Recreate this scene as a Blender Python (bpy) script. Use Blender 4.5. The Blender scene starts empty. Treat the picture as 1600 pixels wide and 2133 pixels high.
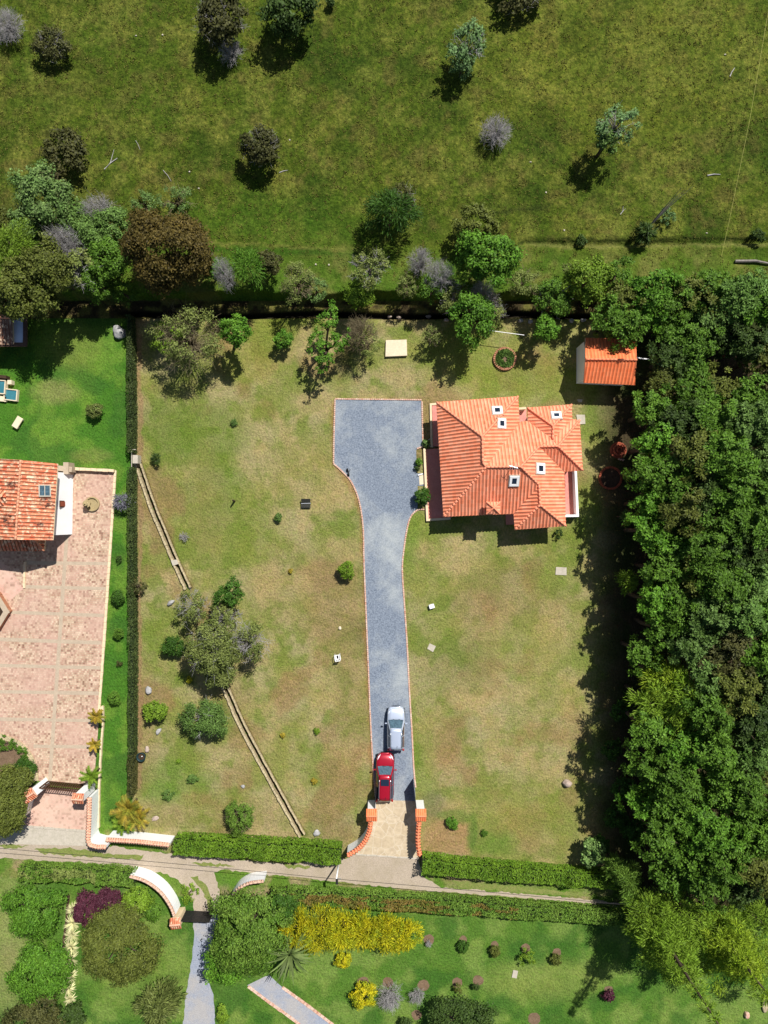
import bpy, math, random
import numpy as np
from mathutils import Vector, Matrix
# ------------------------------------------------------------------ camera, sky, sun
SC = bpy.context.scene
COL = SC.collection
S = 0.047            # metres per photograph pixel on the lawn
HC = 70.0            # camera height
cam = bpy.data.cameras.new("camera"); cam_o = bpy.data.objects.new("camera", cam); COL.objects.link(cam_o)
cam_o.location = (0, 0, HC); cam_o.rotation_euler = (0, 0, 0)
cam.sensor_fit = 'AUTO'; cam.angle = 2*math.atan(2133*S/2/HC); cam.clip_end = 3000; cam.clip_start = 0.5
SC.camera = cam_o
SUN_EL = math.radians(54); SHX, SHY = -0.545, -0.838          # shadow direction on the ground
w = bpy.data.worlds.new("World"); SC.world = w; w.use_nodes = True
sky = w.node_tree.nodes.new('ShaderNodeTexSky'); sky.sky_type = 'NISHITA'; sky.sun_disc = False
sky.sun_elevation = SUN_EL; sky.sun_rotation = math.atan2(-SHX, -SHY)
bg = w.node_tree.nodes['Background']; bg.inputs[1].default_value = 0.058
w.node_tree.links.new(sky.outputs[0], bg.inputs[0])
sun = bpy.data.lights.new("sun", 'SUN'); sun.energy = 4.8; sun.angle = math.radians(0.5); sun.color = (1, .97, .93)
sun_o = bpy.data.objects.new("sun", sun); COL.objects.link(sun_o)
to_sun = Vector((-SHX*math.cos(SUN_EL), -SHY*math.cos(SUN_EL), math.sin(SUN_EL)))
sun_o.rotation_euler = to_sun.to_track_quat('Z', 'Y').to_euler(); sun_o.location = (20, 40, 60)
SC.view_settings.view_transform = 'Standard'; SC.view_settings.look = 'None'
SC.view_settings.exposure = 0.32; SC.view_settings.gamma = 1
SC.cycles.max_bounces = 6; SC.cycles.transparent_max_bounces = 8
PI = math.pi
rng = np.random.default_rng(7); random.seed(7)

# ------------------------------------------------------------------ helpers
def lin(r, g, b, k=1.0):
    f = lambda c: ((c/255+0.055)/1.055)**2.4 if c > 10 else c/255/12.92
    return (f(r)*k, f(g)*k, f(b)*k)
def P(px, py, z=0.0):
    k = S*(HC-z)/HC
    return Vector(((px-800)*k, (1066.5-py)*k, z))
def sst(a, b, x):
    t = np.clip((x-a)/(b-a), 0, 1); return t*t*(3-2*t)
_tab = np.random.default_rng(3).random((256, 256))
def vn(x, y):
    x = np.asarray(x, float); y = np.asarray(y, float)
    xi = np.floor(x).astype(int); yi = np.floor(y).astype(int); fx = x-xi; fy = y-yi
    fx = fx*fx*(3-2*fx); fy = fy*fy*(3-2*fy)
    g = lambda i, j: _tab[i & 255, j & 255]
    return (g(xi, yi)*(1-fx)+g(xi+1, yi)*fx)*(1-fy)+(g(xi, yi+1)*(1-fx)+g(xi+1, yi+1)*fx)*fy
def fbm(x, y, o=4):
    v = 0; a = .5; t = 0
    for i in range(o):
        v = v+a*vn(x*2**i+17*i, y*2**i+31*i); t += a; a *= .55
    return v/t
CH1 = [(289, 968), (320, 1058), (366, 1168), (392, 1226)]
CH2 = [(462, 1412), (500, 1500), (548, 1592), (630, 1740)]
def dseg(px, py, pts):
    d = np.full(np.shape(px), 1e9)
    for (ax, ay), (bx, by) in zip(pts[:-1], pts[1:]):
        vx, vy = bx-ax, by-ay
        t = np.clip(((px-ax)*vx+(py-ay)*vy)/(vx*vx+vy*vy), 0, 1)
        d = np.minimum(d, np.hypot(px-ax-t*vx, py-ay-t*vy))
    return d
BANK = 1.5
def terr(gx, gy):
    """height of the ground at ground pixel (gx, gy)"""
    gx = np.asarray(gx, float); gy = np.asarray(gy, float)
    b = 622+4*np.sin(gx/47)+5*(vn(gx/23, gx*0+5)-.5)
    z = BANK*sst(b+5, b-5, gy)
    z = z-.8*np.exp(-((gy-656-3*np.sin(gx/60))/6)**2)*sst(235, 275, gx)*sst(1262, 1235, gx)
    up = sst(612, 600, gy)
    z = z-up*.45*np.exp(-((gy-517-3*np.sin(gx/90))/5)**2)*(sst(1060, 1110, gx)+.4*sst(560, 480, gx)*sst(380, 440, gx))
    z = z+up*.25*(fbm(gx/70, gy/70, 3)-.5)*sst(600, 560, gy)*2
    dd = np.minimum(dseg(gx, gy, CH1), dseg(gx, gy, CH2))
    z = z-.55*sst(8, 3, dd)
    return z
def G(px, py, z=0.0):
    """ground point (world xyz) seen at photo pixel px,py"""
    zz = z
    for _ in range(4):
        k = (HC-zz)/HC
        zz = float(terr(800+(px-800)*k, 1066.5+(py-1066.5)*k))
    p = P(px, py, zz); return p
def GZ(x, y):
    return float(terr(800+x/S, 1066.5-y/S))

class MB:
    def __init__(s): s.v = []; s.f = []; s.m = []; s.uv = None
    def add(s, vs, fs, mi=0):
        o = len(s.v); s.v += [tuple(p) for p in vs]
        for f in fs: s.f.append(tuple(i+o for i in f)); s.m.append(mi)
    def box(s, c, d, rz=0, mi=0, taper=1.0, bev=0):
        cx, cy, cz = c; a, b, h = d[0]/2, d[1]/2, d[2]/2
        co, si = math.cos(rz), math.sin(rz)
        vs = []
        lev = [(-h, 1), (h, taper)] if not bev else [(-h, 1), (h-bev, 1), (h, 1-bev/max(a, .01))]
        for z, t in lev:
            tx = t; ty = t if not bev or z < h else 1-bev/max(b, .01)
            for sx, sy in ((-1, -1), (1, -1), (1, 1), (-1, 1)):
                x, y = sx*a*tx, sy*b*ty
                vs.append((cx+x*co-y*si, cy+x*si+y*co, cz+z))
        n = len(lev); fs = [(3, 2, 1, 0), tuple(range(4*n-4, 4*n))]
        for k in range(n-1):
            for i in range(4):
                j = (i+1) % 4; fs.append((4*k+i, 4*k+j, 4*k+4+j, 4*k+4+i))
        s.add(vs, fs, mi)
    def prism(s, pts, z0, z1, mi=0):
        n = len(pts)
        ar = sum(pts[i][0]*pts[(i+1) % n][1]-pts[(i+1) % n][0]*pts[i][1] for i in range(n))
        if ar < 0: pts = pts[::-1]
        vs = [(p[0], p[1], z0) for p in pts]+[(p[0], p[1], z1) for p in pts]
        fs = [tuple(range(n-1, -1, -1)), tuple(range(n, 2*n))]+[(i, (i+1) % n, n+(i+1) % n, n+i) for i in range(n)]
        s.add(vs, fs, mi)
    def tube(s, path, r, n=6, mi=0):
        path = [Vector(p) for p in path]
        rs = r if isinstance(r, (list, tuple)) else [r]*len(path)
        vs = []
        for i, p in enumerate(path):
            d = (path[min(i+1, len(path)-1)]-path[max(i-1, 0)])
            if d.length < 1e-6: d = Vector((0, 0, 1))
            d.normalize(); a = d.orthogonal().normalized(); b = d.cross(a)
            for k in range(n):
                t = 2*PI*k/n; vs.append(p+(a*math.cos(t)+b*math.sin(t))*rs[i])
        fs = []
        for i in range(len(path)-1):
            for k in range(n):
                j = (k+1) % n; fs.append((i*n+k, i*n+j, i*n+n+j, i*n+n+k))
        fs += [tuple(range(n-1, -1, -1)), tuple((len(path)-1)*n+k for k in range(n))]
        s.add(vs, fs, mi)
    def lathe(s, c, prof, n=24, mi=0):
        vs = []; m = len(prof)
        for r, z in prof:
            for k in range(n):
                t = 2*PI*k/n; vs.append((c[0]+r*math.cos(t), c[1]+r*math.sin(t), c[2]+z))
        fs = []
        for i in range(m-1):
            for k in range(n):
                j = (k+1) % n; fs.append((i*n+k, i*n+j, i*n+n+j, i*n+n+k))
        fs += [tuple(range(n-1, -1, -1)), tuple((m-1)*n+k for k in range(n))]
        s.add(vs, fs, mi)
    def quad(s, a, b, c, d, mi=0): s.add([a, b, c, d], [(0, 1, 2, 3)], mi)

def setp(o, label=None, cat=None, group=None, kind=None):
    if label: o['label'] = label
    if cat: o['category'] = cat
    if group: o['group'] = group
    if kind: o['kind'] = kind
    return o
def link(name, me, parent=None, loc=None):
    o = bpy.data.objects.new(name, me); COL.objects.link(o)
    if parent is not None: o.parent = parent
    if loc is not None: o.location = loc
    return o
def build(name, mb, mats, parent=None, base=None, smooth=False):
    """mb in world coordinates; base = origin of a top-level object"""
    me = bpy.data.meshes.new(name)
    off = Vector(parent.get('_o', (0, 0, 0))) if parent is not None else Vector(base if base is not None else (0, 0, 0))
    vs = [(p[0]-off[0], p[1]-off[1], p[2]-off[2]) for p in mb.v]
    me.from_pydata(vs, [], mb.f)
    mats = mats if isinstance(mats, (list, tuple)) else [mats]
    for m in mats: me.materials.append(m)
    if len(mats) > 1: me.polygons.foreach_set('material_index', mb.m)
    if mb.uv is not None:
        uvl = me.uv_layers.new(name='UVMap')
        uvl.data.foreach_set('uv', np.array(mb.uv, float).ravel())
    if smooth: me.polygons.foreach_set('use_smooth', [True]*len(me.polygons))
    me.update()
    o = link(name, me, parent)
    if parent is None: o.location = off
    else: o['_o'] = tuple(off)
    return o
def thing(name, label, cat, loc, group=None):
    o = link(name, None, None, loc); o.empty_display_size = .3
    o['_o'] = tuple(loc); return setp(o, label, cat, group)
def npmesh(name, V, F4, mat, nf=4):
    me = bpy.data.meshes.new(name); nv = len(V); n = len(F4)
    me.vertices.add(nv); me.vertices.foreach_set('co', V.astype(np.float32).ravel())
    me.loops.add(n*nf); me.loops.foreach_set('vertex_index', F4.astype(np.int32).ravel())
    me.polygons.add(n)
    me.polygons.foreach_set('loop_start', np.arange(0, n*nf, nf, dtype=np.int32))
    me.polygons.foreach_set('loop_total', np.full(n, nf, dtype=np.int32))
    me.materials.append(mat); me.update(calc_edges=True); return me

# ------------------------------------------------------------------ materials
def newmat(name):
    m = bpy.data.materials.new(name); m.use_nodes = True; nt = m.node_tree
    return m, nt, nt.nodes['Principled BSDF']
def N(nt, t, **k):
    n = nt.nodes.new('ShaderNode'+t)
    for a, b in k.items(): setattr(n, a, b)
    return n
def mixc(nt, fac, a, b, mode='MIX'):
    n = N(nt, 'Mix', data_type='RGBA', blend_type=mode)
    for s, v in ((0, fac), (6, a), (7, b)):
        if hasattr(v, 'is_output'): nt.links.new(v, n.inputs[s])
        else: n.inputs[s].default_value = (v if s == 0 else (*v[:3], 1))
    return n.outputs[2]
def noise(nt, co, scale, detail=4, rough=.6):
    n = N(nt, 'TexNoise'); n.inputs['Scale'].default_value = scale; n.inputs['Detail'].default_value = detail
    n.inputs['Roughness'].default_value = rough; nt.links.new(co, n.inputs['Vector']); return n.outputs['Fac']
def ramp(nt, fac, a, b):
    n = N(nt, 'MapRange'); n.inputs[1].default_value = a; n.inputs[2].default_value = b; nt.links.new(fac, n.inputs[0]); return n.outputs[0]
def bump(nt, h, st, dist, bs):
    n = N(nt, 'Bump'); n.inputs['Strength'].default_value = st; n.inputs['Distance'].default_value = dist
    nt.links.new(h, n.inputs['Height']); nt.links.new(n.outputs[0], bs.inputs['Normal'])
def mat(name, c, rough=.8, c2=None, sc=3, fine=None, bmp=0, bsc=20, metal=0, coat=0, spec=.3):
    m, nt, bs = newmat(name); tc = N(nt, 'TexCoord').outputs['Object']
    bs.inputs['Roughness'].default_value = rough; bs.inputs['Metallic'].default_value = metal
    bs.inputs['Specular IOR Level'].default_value = spec; bs.inputs['Coat Weight'].default_value = coat
    col = None
    if c2 is not None:
        col = mixc(nt, ramp(nt, noise(nt, tc, sc), .3, .7), c, c2)
    if fine is not None:
        f = ramp(nt, noise(nt, tc, fine[0], 2), .3, .7)
        col = mixc(nt, f, mixc(nt, 1.0, col if col is not None else c, (1-fine[1],)*3, 'MULTIPLY'), col if col is not None else c)
    if col is None: bs.inputs['Base Color'].default_value = (*c, 1)
    else: nt.links.new(col, bs.inputs['Base Color'])
    if bmp: bump(nt, noise(nt, tc, bsc, 3), bmp, .03, bs)
    return m
def leafmat(name, a, b, k=1.0, var=.5, gloss=.6):
    m, nt, bs = newmat(name)
    a = lin(*a, k); b = lin(*b, k)
    ge = N(nt, 'NewGeometry'); tc = N(nt, 'TexCoord').outputs['Object']; oi = N(nt, 'ObjectInfo')
    nz = ramp(nt, noise(nt, tc, .9, 2), .3, .7)
    c = mixc(nt, nz, a, b)
    v = N(nt, 'MapRange'); v.inputs[3].default_value = 1-var; v.inputs[4].default_value = 1+var*.7
    nt.links.new(ge.outputs['Random Per Island'], v.inputs[0])
    v2 = N(nt, 'MapRange'); v2.inputs[3].default_value = .85; v2.inputs[4].default_value = 1.15
    nt.links.new(oi.outputs['Random'], v2.inputs[0])
    mu = N(nt, 'Math', operation='MULTIPLY'); nt.links.new(v.outputs[0], mu.inputs[0]); nt.links.new(v2.outputs[0], mu.inputs[1])
    cb = N(nt, 'CombineXYZ')
    for i in range(3): nt.links.new(mu.outputs[0], cb.inputs[i])
    c = mixc(nt, 1.0, c, cb.outputs[0], 'MULTIPLY')
    nt.links.new(c, bs.inputs['Base Color']); bs.inputs['Roughness'].default_value = gloss
    bs.inputs['Specular IOR Level'].default_value = .2
    tr = N(nt, 'BsdfTranslucent'); nt.links.new(c, tr.inputs[0])
    mx = N(nt, 'MixShader'); mx.inputs[0].default_value = .22
    nt.links.new(bs.outputs[0], mx.inputs[1]); nt.links.new(tr.outputs[0], mx.inputs[2])
    nt.links.new(mx.outputs[0], nt.nodes['Material Output'].inputs[0]); return m
def groundmat():
    m, nt, bs = newmat('grass_ground'); tc = N(nt, 'TexCoord').outputs['Object']
    at = N(nt, 'Attribute', attribute_name='Col'); tf = N(nt, 'Attribute', attribute_name='tuft')
    n1 = noise(nt, tc, 1.1, 5, .7); n2 = noise(nt, tc, 5.0, 3, .7); n3 = noise(nt, tc, .35, 4, .6)
    mv = N(nt, 'Mapping'); mv.inputs['Scale'].default_value = (9, 3.5, 1); mv.inputs['Rotation'].default_value = (0, 0, .6); nt.links.new(tc, mv.inputs[0])
    n4 = noise(nt, mv.outputs[0], 1.0, 3, .7)
    f = N(nt, 'MapRange'); f.inputs[1].default_value = .25; f.inputs[2].default_value = .75; f.inputs[3].default_value = .62; f.inputs[4].default_value = 1.38
    def madd(x, k, y=None):
        q = N(nt, 'Math', operation='MULTIPLY_ADD'); nt.links.new(x, q.inputs[0]); q.inputs[1].default_value = k
        if y is None: q.inputs[2].default_value = 0
        else: nt.links.new(y, q.inputs[2])
        return q.outputs[0]
    nt.links.new(madd(n1, .2, madd(n2, .4, madd(n4, .4))), f.inputs[0])
    f.inputs[1].default_value = .38; f.inputs[2].default_value = .62
    cb = N(nt, 'CombineXYZ')
    for i in range(3): nt.links.new(f.outputs[0], cb.inputs[i])
    c = mixc(nt, 1.0, at.outputs['Color'], cb.outputs[0], 'MULTIPLY')
    # a dry straw tone in patches of the blades
    dry = mixc(nt, 1.0, c, (1.1, 1.03, 1.0), 'MULTIPLY')
    c = mixc(nt, ramp(nt, n3, .45, .65), c, dry)
    c = mixc(nt, ramp(nt, noise(nt, tc, 2.3, 6, .75), .5, .62), c, mixc(nt, 1.0, c, (.84, .97, .74), 'MULTIPLY'))
    dk = ramp(nt, noise(nt, tc, 2.0, 6, .85), .54, .44)
    dkm = N(nt, 'Math', operation='MULTIPLY'); nt.links.new(dk, dkm.inputs[0]); nt.links.new(tf.outputs['Fac'], dkm.inputs[1])
    c = mixc(nt, dkm.outputs[0], c, mixc(nt, 1.0, c, (.5, .56, .48), 'MULTIPLY'))
    lt = ramp(nt, noise(nt, tc, 3.1, 5, .85), .53, .6)
    ltm = N(nt, 'Math', operation='MULTIPLY'); nt.links.new(lt, ltm.inputs[0]); nt.links.new(tf.outputs['Fac'], ltm.inputs[1])
    c = mixc(nt, ltm.outputs[0], c, mixc(nt, 1.0, c, (1.5, 1.36, 1.4), 'MULTIPLY'))
    nt.links.new(c, bs.inputs['Base Color']); bs.inputs['Roughness'].default_value = .95; bs.inputs['Specular IOR Level'].default_value = .1
    hb = N(nt, 'Math', operation='ADD'); nt.links.new(n2, hb.inputs[0]); nt.links.new(n1, hb.inputs[1])
    bump(nt, hb.outputs[0], .9, .16, bs); return m
def gravelmat(name, c, c2, c3, big=.12):
    m, nt, bs = newmat(name); tc = N(nt, 'TexCoord').outputs['Object']
    f = ramp(nt, noise(nt, tc, 7, 2, .8), .3, .7); c0 = mixc(nt, f, c, c2)
    p = ramp(nt, noise(nt, tc, big, 5, .7), .46, .64); c0 = mixc(nt, p, c0, mixc(nt, .55, c0, c3))
    f2 = ramp(nt, noise(nt, tc, 16, 1, .8), .35, .65); c0 = mixc(nt, f2, mixc(nt, 1.0, c0, (.8, .8, .82), 'MULTIPLY'), c0)
    nt.links.new(c0, bs.inputs['Base Color']); bs.inputs['Roughness'].default_value = .95; bs.inputs['Specular IOR Level'].default_value = .1
    bump(nt, noise(nt, tc, 12, 2), .5, .04, bs); return m
def tilemat(name, c, c2, lichen=0, stripe=.7):
    m, nt, bs = newmat(name); uv = N(nt, 'UVMap').outputs[0]; tc = N(nt, 'TexCoord').outputs['Object']
    fl = N(nt, 'VectorMath', operation='FLOOR'); nt.links.new(uv, fl.inputs[0])
    wn = N(nt, 'TexWhiteNoise', noise_dimensions='2D'); nt.links.new(fl.outputs[0], wn.inputs['Vector'])
    col = mixc(nt, wn.outputs['Value'], c, c2)
    col = mixc(nt, ramp(nt, noise(nt, tc, .7, 4, .7), .32, .62), mixc(nt, 1.0, col, (.84, .8, .76), 'MULTIPLY'), col)
    if lichen:
        l = ramp(nt, noise(nt, tc, 2.2, 5, .75), .50, .62)
        col = mixc(nt, l, col, lin(232, 205, 170))
        l2 = ramp(nt, noise(nt, tc, .6, 6, .8), .55, .63)
        col = mixc(nt, l2, col, lin(58, 46, 42))
    sx = N(nt, 'SeparateXYZ'); nt.links.new(uv, sx.inputs[0])
    fr = N(nt, 'Math', operation='FRACT'); nt.links.new(sx.outputs[1], fr.inputs[0])
    fx = N(nt, 'Math', operation='FRACT'); nt.links.new(sx.outputs[0], fx.inputs[0])
    # groove shade between tile rows, painted as a dark line in the colour
    a = N(nt, 'Math', operation='SUBTRACT'); a.inputs[1].default_value = .5; nt.links.new(fx.outputs[0], a.inputs[0])
    ab = N(nt, 'Math', operation='ABSOLUTE'); nt.links.new(a.outputs[0], ab.inputs[0])
    jm = ramp(nt, ab.outputs[0], .19, .06)
    col = mixc(nt, jm, col, mixc(nt, stripe, col, lin(96, 50, 30)))
    nt.links.new(col, bs.inputs['Base Color']); bs.inputs['Roughness'].default_value = .75; bs.inputs['Specular IOR Level'].default_value = .25
    bump(nt, fr.outputs[0], .5, .03, bs); return m
def brickmat(name, c, c2, mortar, sx, sy, rot=0, patch=None):
    m, nt, bs = newmat(name); tc = N(nt, 'TexCoord').outputs['Object']
    mp = N(nt, 'Mapping'); mp.inputs['Rotation'].default_value = (0, 0, rot); nt.links.new(tc, mp.inputs[0])
    b = N(nt, 'TexBrick'); nt.links.new(mp.outputs[0], b.inputs['Vector'])
    b.inputs['Color1'].default_value = (*c, 1); b.inputs['Color2'].default_value = (*c2, 1); b.inputs['Mortar'].default_value = (*mortar, 1)
    b.inputs['Scale'].default_value = 1; b.inputs['Brick Width'].default_value = sx; b.inputs['Row Height'].default_value = sy; b.inputs['Mortar Size'].default_value = .018
    col = b.outputs['Color']
    sv = N(nt, 'VectorMath', operation='SCALE'); sv.inputs['Scale'].default_value = 1/sx; nt.links.new(mp.outputs[0], sv.inputs[0])
    fv = N(nt, 'VectorMath', operation='FLOOR'); nt.links.new(sv.outputs[0], fv.inputs[0]); wn = N(nt, 'TexWhiteNoise', noise_dimensions='2D'); nt.links.new(fv.outputs[0], wn.inputs['Vector'])
    col = mixc(nt, ramp(nt, wn.outputs['Value'], .0, .3), mixc(nt, 1.0, col, (.52, .45, .43), 'MULTIPLY'), col)
    n = ramp(nt, noise(nt, tc, .9, 4, .7), .35, .6)
    col = mixc(nt, n, mixc(nt, 1.0, col, (.78, .76, .72), 'MULTIPLY'), col)
    if patch: col = mixc(nt, ramp(nt, noise(nt, tc, .22, 3), .42, .6), col, mixc(nt, .55, col, patch))
    nt.links.new(col, bs.inputs['Base Color']); bs.inputs['Roughness'].default_value = .9; bs.inputs['Specular IOR Level'].default_value = .15
    bump(nt, b.outputs['Fac'], -.4, .02, bs); return m
def flagmat(name):
    m, nt, bs = newmat(name); tc = N(nt, 'TexCoord').outputs['Object']
    v = N(nt, 'TexVoronoi'); v.inputs['Scale'].default_value = 1.1; nt.links.new(tc, v.inputs['Vector'])
    e = N(nt, 'TexVoronoi', feature='DISTANCE_TO_EDGE'); e.inputs['Scale'].default_value = 1.1; nt.links.new(tc, e.inputs['Vector'])
    col = mixc(nt, N(nt, 'SeparateColor').outputs[0], lin(200, 180, 146, .82), lin(214, 196, 166, .82))
    nt.links.new(v.outputs['Color'], nt.nodes['Separate Color'].inputs[0])
    col = mixc(nt, ramp(nt, noise(nt, tc, 2.5, 4), .4, .7), col, lin(188, 168, 138, .8))
    col = mixc(nt, ramp(nt, e.outputs[0], .035, .005), col, lin(212, 198, 172, .84))
    nt.links.new(col, bs.inputs['Base Color']); bs.inputs['Roughness'].default_value = .9; return m

MT = {}
L = MT
L['ground'] = groundmat()
L['gravel'] = gravelmat('grey_gravel', lin(106, 117, 131, .84), lin(156, 166, 178, .84), lin(196, 200, 194, .92))
L['gravel_pale'] = gravelmat('pale_gravel', lin(146, 154, 170, .85), lin(174, 180, 190, .85), lin(196, 186, 170, .85), .3)
L['dirt'] = gravelmat('dirt_road', lin(178, 162, 142, .88), lin(198, 182, 160, .88), lin(168, 154, 126, .88), .3)
L['soil'] = mat('bare_soil', lin(112, 92, 72), .95, lin(134, 112, 90), 2, (9, .35), .5, 9, spec=.05)
L['darksoil'] = mat('dark_soil', lin(66, 52, 42), .95, lin(84, 68, 54), 3, (9, .35), .5, 9, spec=.05)
L['flag'] = flagmat('flagstones')
L['paving'] = brickmat('brick_paving', lin(180, 138, 118), lin(214, 190, 162), lin(182, 164, 142), .2, .2, .03, lin(190, 154, 138))
L['paving2'] = brickmat('brick_drive', lin(214, 164, 148), lin(204, 168, 150), lin(190, 160, 144), .22, .11, .06, lin(214, 186, 164))
L['band'] = mat('stone_band', lin(192, 174, 150), .9, lin(178, 160, 138), 2, (8, .2), spec=.1)
L['brick'] = mat('edging_brick', lin(196, 138, 112), .9, lin(228, 206, 186), 4, (9, .25), spec=.1)
L['stone'] = mat('pale_stone', lin(206, 190, 150), .9, lin(176, 160, 128), 2.5, (7, .3), .4, 7, spec=.1)
L['conc'] = mat('concrete', lin(196, 186, 170), .9, lin(176, 168, 150), 2, (7, .15), spec=.1)
L['concpale'] = mat('pale_concrete', lin(228, 212, 182), .9, lin(214, 198, 168), 2, (7, .12), spec=.1)
L['rock'] = mat('grey_rock', lin(158, 156, 154), .85, lin(188, 186, 182), 3, (6, .3), .6, 5, spec=.15)
L['rockpink'] = mat('pinkish_rock', lin(176, 156, 142), .85, lin(196, 178, 162), 3, (6, .3), .6, 5, spec=.15)
L['white'] = mat('white_plaster', (.88, .88, .86), .7, (.82, .82, .80), 1.2, spec=.2)
L['cream'] = mat('cream_plaster', lin(226, 204, 168), .8, lin(212, 190, 154), 2, spec=.2)
L['terrace'] = mat('terracotta_floor', lin(206, 130, 118), .7, lin(216, 146, 132), 2, (8, .12), spec=.2)
L['tile'] = tilemat('roof_tiles', lin(248, 146, 106), lin(254, 170, 134))
L['tile2'] = tilemat('shed_tiles', lin(248, 128, 76), lin(252, 146, 96), 0, .5)
L['oldtile'] = tilemat('weathered_tiles', lin(204, 100, 68), lin(226, 150, 112), 1, 1.0)
L['darktile'] = tilemat('dark_weathered_tiles', lin(112, 80, 66), lin(150, 122, 104), 1, .95)
L['cap'] = mat('ridge_tile', lin(248, 158, 124), .8, lin(240, 146, 110), 3, (5, .12), spec=.2)
L['capold'] = mat('old_ridge_tile', lin(232, 150, 110), .8, lin(214, 160, 130), 3, (5, .2), spec=.2)
L['coping'] = mat('coping_tile', lin(248, 134, 90), .8, lin(236, 150, 112), 3, (5, .15), spec=.2)
L['copingpale'] = mat('pale_coping_tile', lin(224, 198, 176), .8, lin(200, 152, 126), 4, (5, .25), spec=.2)
L['bedbrick'] = mat('bed_brick', lin(166, 108, 82), .9, lin(190, 142, 110), 4, (9, .25), spec=.1)
L['copingold'] = mat('old_coping_tile', lin(238, 188, 160), .8, lin(224, 164, 134), 3, (5, .2), spec=.2)
L['glass'] = mat('dark_glass', lin(32, 42, 58), .06, spec=.8)
L['glass2'] = mat('windscreen_glass', lin(86, 112, 124), .05, lin(52, 70, 80), 5, spec=.8)
L['black'] = mat('black_metal', lin(30, 30, 32), .5, lin(44, 42, 42), 5, spec=.3)
L['blackpl'] = mat('black_plastic', lin(24, 24, 26), .6, spec=.3)
L['rubber'] = mat('rubber', lin(26, 26, 26), .9, spec=.1)
L['alu'] = mat('bare_metal', lin(196, 200, 204), .35, metal=.8)
L['silver'] = mat('silver_paint', lin(204, 214, 230), .3, metal=.45, coat=.6, spec=.5)
L['red'] = mat('dark_red_paint', lin(166, 18, 40), .28, metal=.25, coat=.8, spec=.5)
L['lamp'] = mat('headlight_lens', lin(222, 226, 230), .15, spec=.7)
L['tail'] = mat('tail_lens', lin(150, 20, 18), .2, spec=.6)
L['wood'] = mat('brown_wood', lin(92, 62, 44), .8, lin(70, 46, 34), 4, (12, .3), spec=.15)
L['bark'] = mat('bark', lin(104, 90, 74), .95, lin(74, 64, 54), 4, (12, .3), spec=.05)
L['greybark'] = mat('grey_bark', lin(150, 142, 134), .95, lin(116, 108, 102), 4, spec=.05)
L['twig'] = mat('grey_twig', lin(182, 178, 176), .95, lin(152, 148, 146), 2, spec=.05)
L['twigtan'] = mat('tan_twig', lin(156, 142, 112), .95, lin(120, 110, 84), 2, spec=.05)
L['pvc'] = mat('white_plastic', (.86, .86, .84), .45, spec=.4)
L['water'] = mat('pool_water', lin(48, 104, 116), .08, lin(64, 122, 132), 1.5, spec=.5)
L['redbrick'] = mat('red_brick', lin(150, 74, 52), .9, lin(172, 98, 74), 5, (8, .3), spec=.1)
L['fount'] = mat('fountain_stone', lin(178, 160, 118), .85, lin(160, 142, 104), 3, (7, .2), spec=.15)
L['teal'] = mat('dark_teal_plastic', lin(28, 52, 54), .5, spec=.3)
L['wire'] = mat('wire', lin(40, 38, 38), .7)
L['rope'] = mat('yellow_rope', lin(176, 172, 96), .8)
LM = dict(
 G=((72, 106, 28), (102, 138, 46)), Gb=((76, 120, 30), (106, 148, 46)), O=((82, 92, 34), (108, 116, 50)), B=((80, 108, 44), (112, 142, 70)),
 Y=((112, 140, 28), (144, 164, 44)), YG=((100, 132, 32), (130, 158, 50)), Br=((72, 64, 26), (98, 84, 38)), D=((52, 72, 28), (76, 98, 42)),
 DO=((66, 70, 34), (94, 94, 50)), Pu=((72, 32, 46), (98, 52, 66)), Go=((206, 190, 26), (128, 150, 32)), H=((88, 124, 28), (122, 156, 44)),
 HD=((60, 78, 36), (90, 104, 54)), HR=((112, 116, 46), (146, 112, 60)), P=((96, 128, 62), (128, 154, 86)), GB=((88, 118, 66), (116, 146, 88)), T=((84, 118, 46), (110, 142, 66)),
 W=((222, 214, 168), (176, 180, 116)), Or=((176, 146, 50), (122, 136, 46)), Gr=((110, 108, 118), (142, 140, 150)), A=((92, 116, 56), (138, 154, 92)),
 OG=((98, 112, 50), (132, 142, 76)), DG=((54, 88, 24), (76, 112, 38)), S=((84, 118, 36), (112, 140, 54)))
for k, (a, b) in LM.items(): L['leaf'+k] = leafmat('foliage_'+k.lower(), a, b, 1.02)
L['grassblade'] = leafmat('grass_blade', (112, 114, 48), (134, 130, 66), 1.0, .35, .9)
# ------------------------------------------------------------------ the ground
def axis(lo, hi, step, far):
    a = list(np.arange(lo, hi+1e-6, step)); d = step
    b = []; x = hi; y = lo
    while x < far:
        d *= 1.5; x += d; y -= d; a.append(x); b.append(y)
    return np.array(b[::-1]+a)
gxs = axis(-46, 46, .25, 700)
gys = axis(-56, 56, .25, 700)
extra = (1066.5-np.arange(606, 668, 2.0))*S
gys = np.sort(np.concatenate([gys, extra])); gys = gys[np.concatenate([[True], np.diff(gys) > .02])]
cxs = np.concatenate([np.linspace(286, 394, 60), np.linspace(460, 632, 90)]); gxs = np.sort(np.concatenate([gxs, (cxs-800)*S])); gxs = gxs[np.concatenate([[True], np.diff(gxs) > .02])]
GX, GY = np.meshgrid(gxs, gys)
gpx = 800+GX/S; gpy = 1066.5-GY/S
GZZ = terr(gpx, gpy)
ipx = 800+(gpx-800)*HC/(HC-GZZ); ipy = 1066.5+(gpy-1066.5)*HC/(HC-GZZ)     # where the photo shows that vertex
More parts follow.
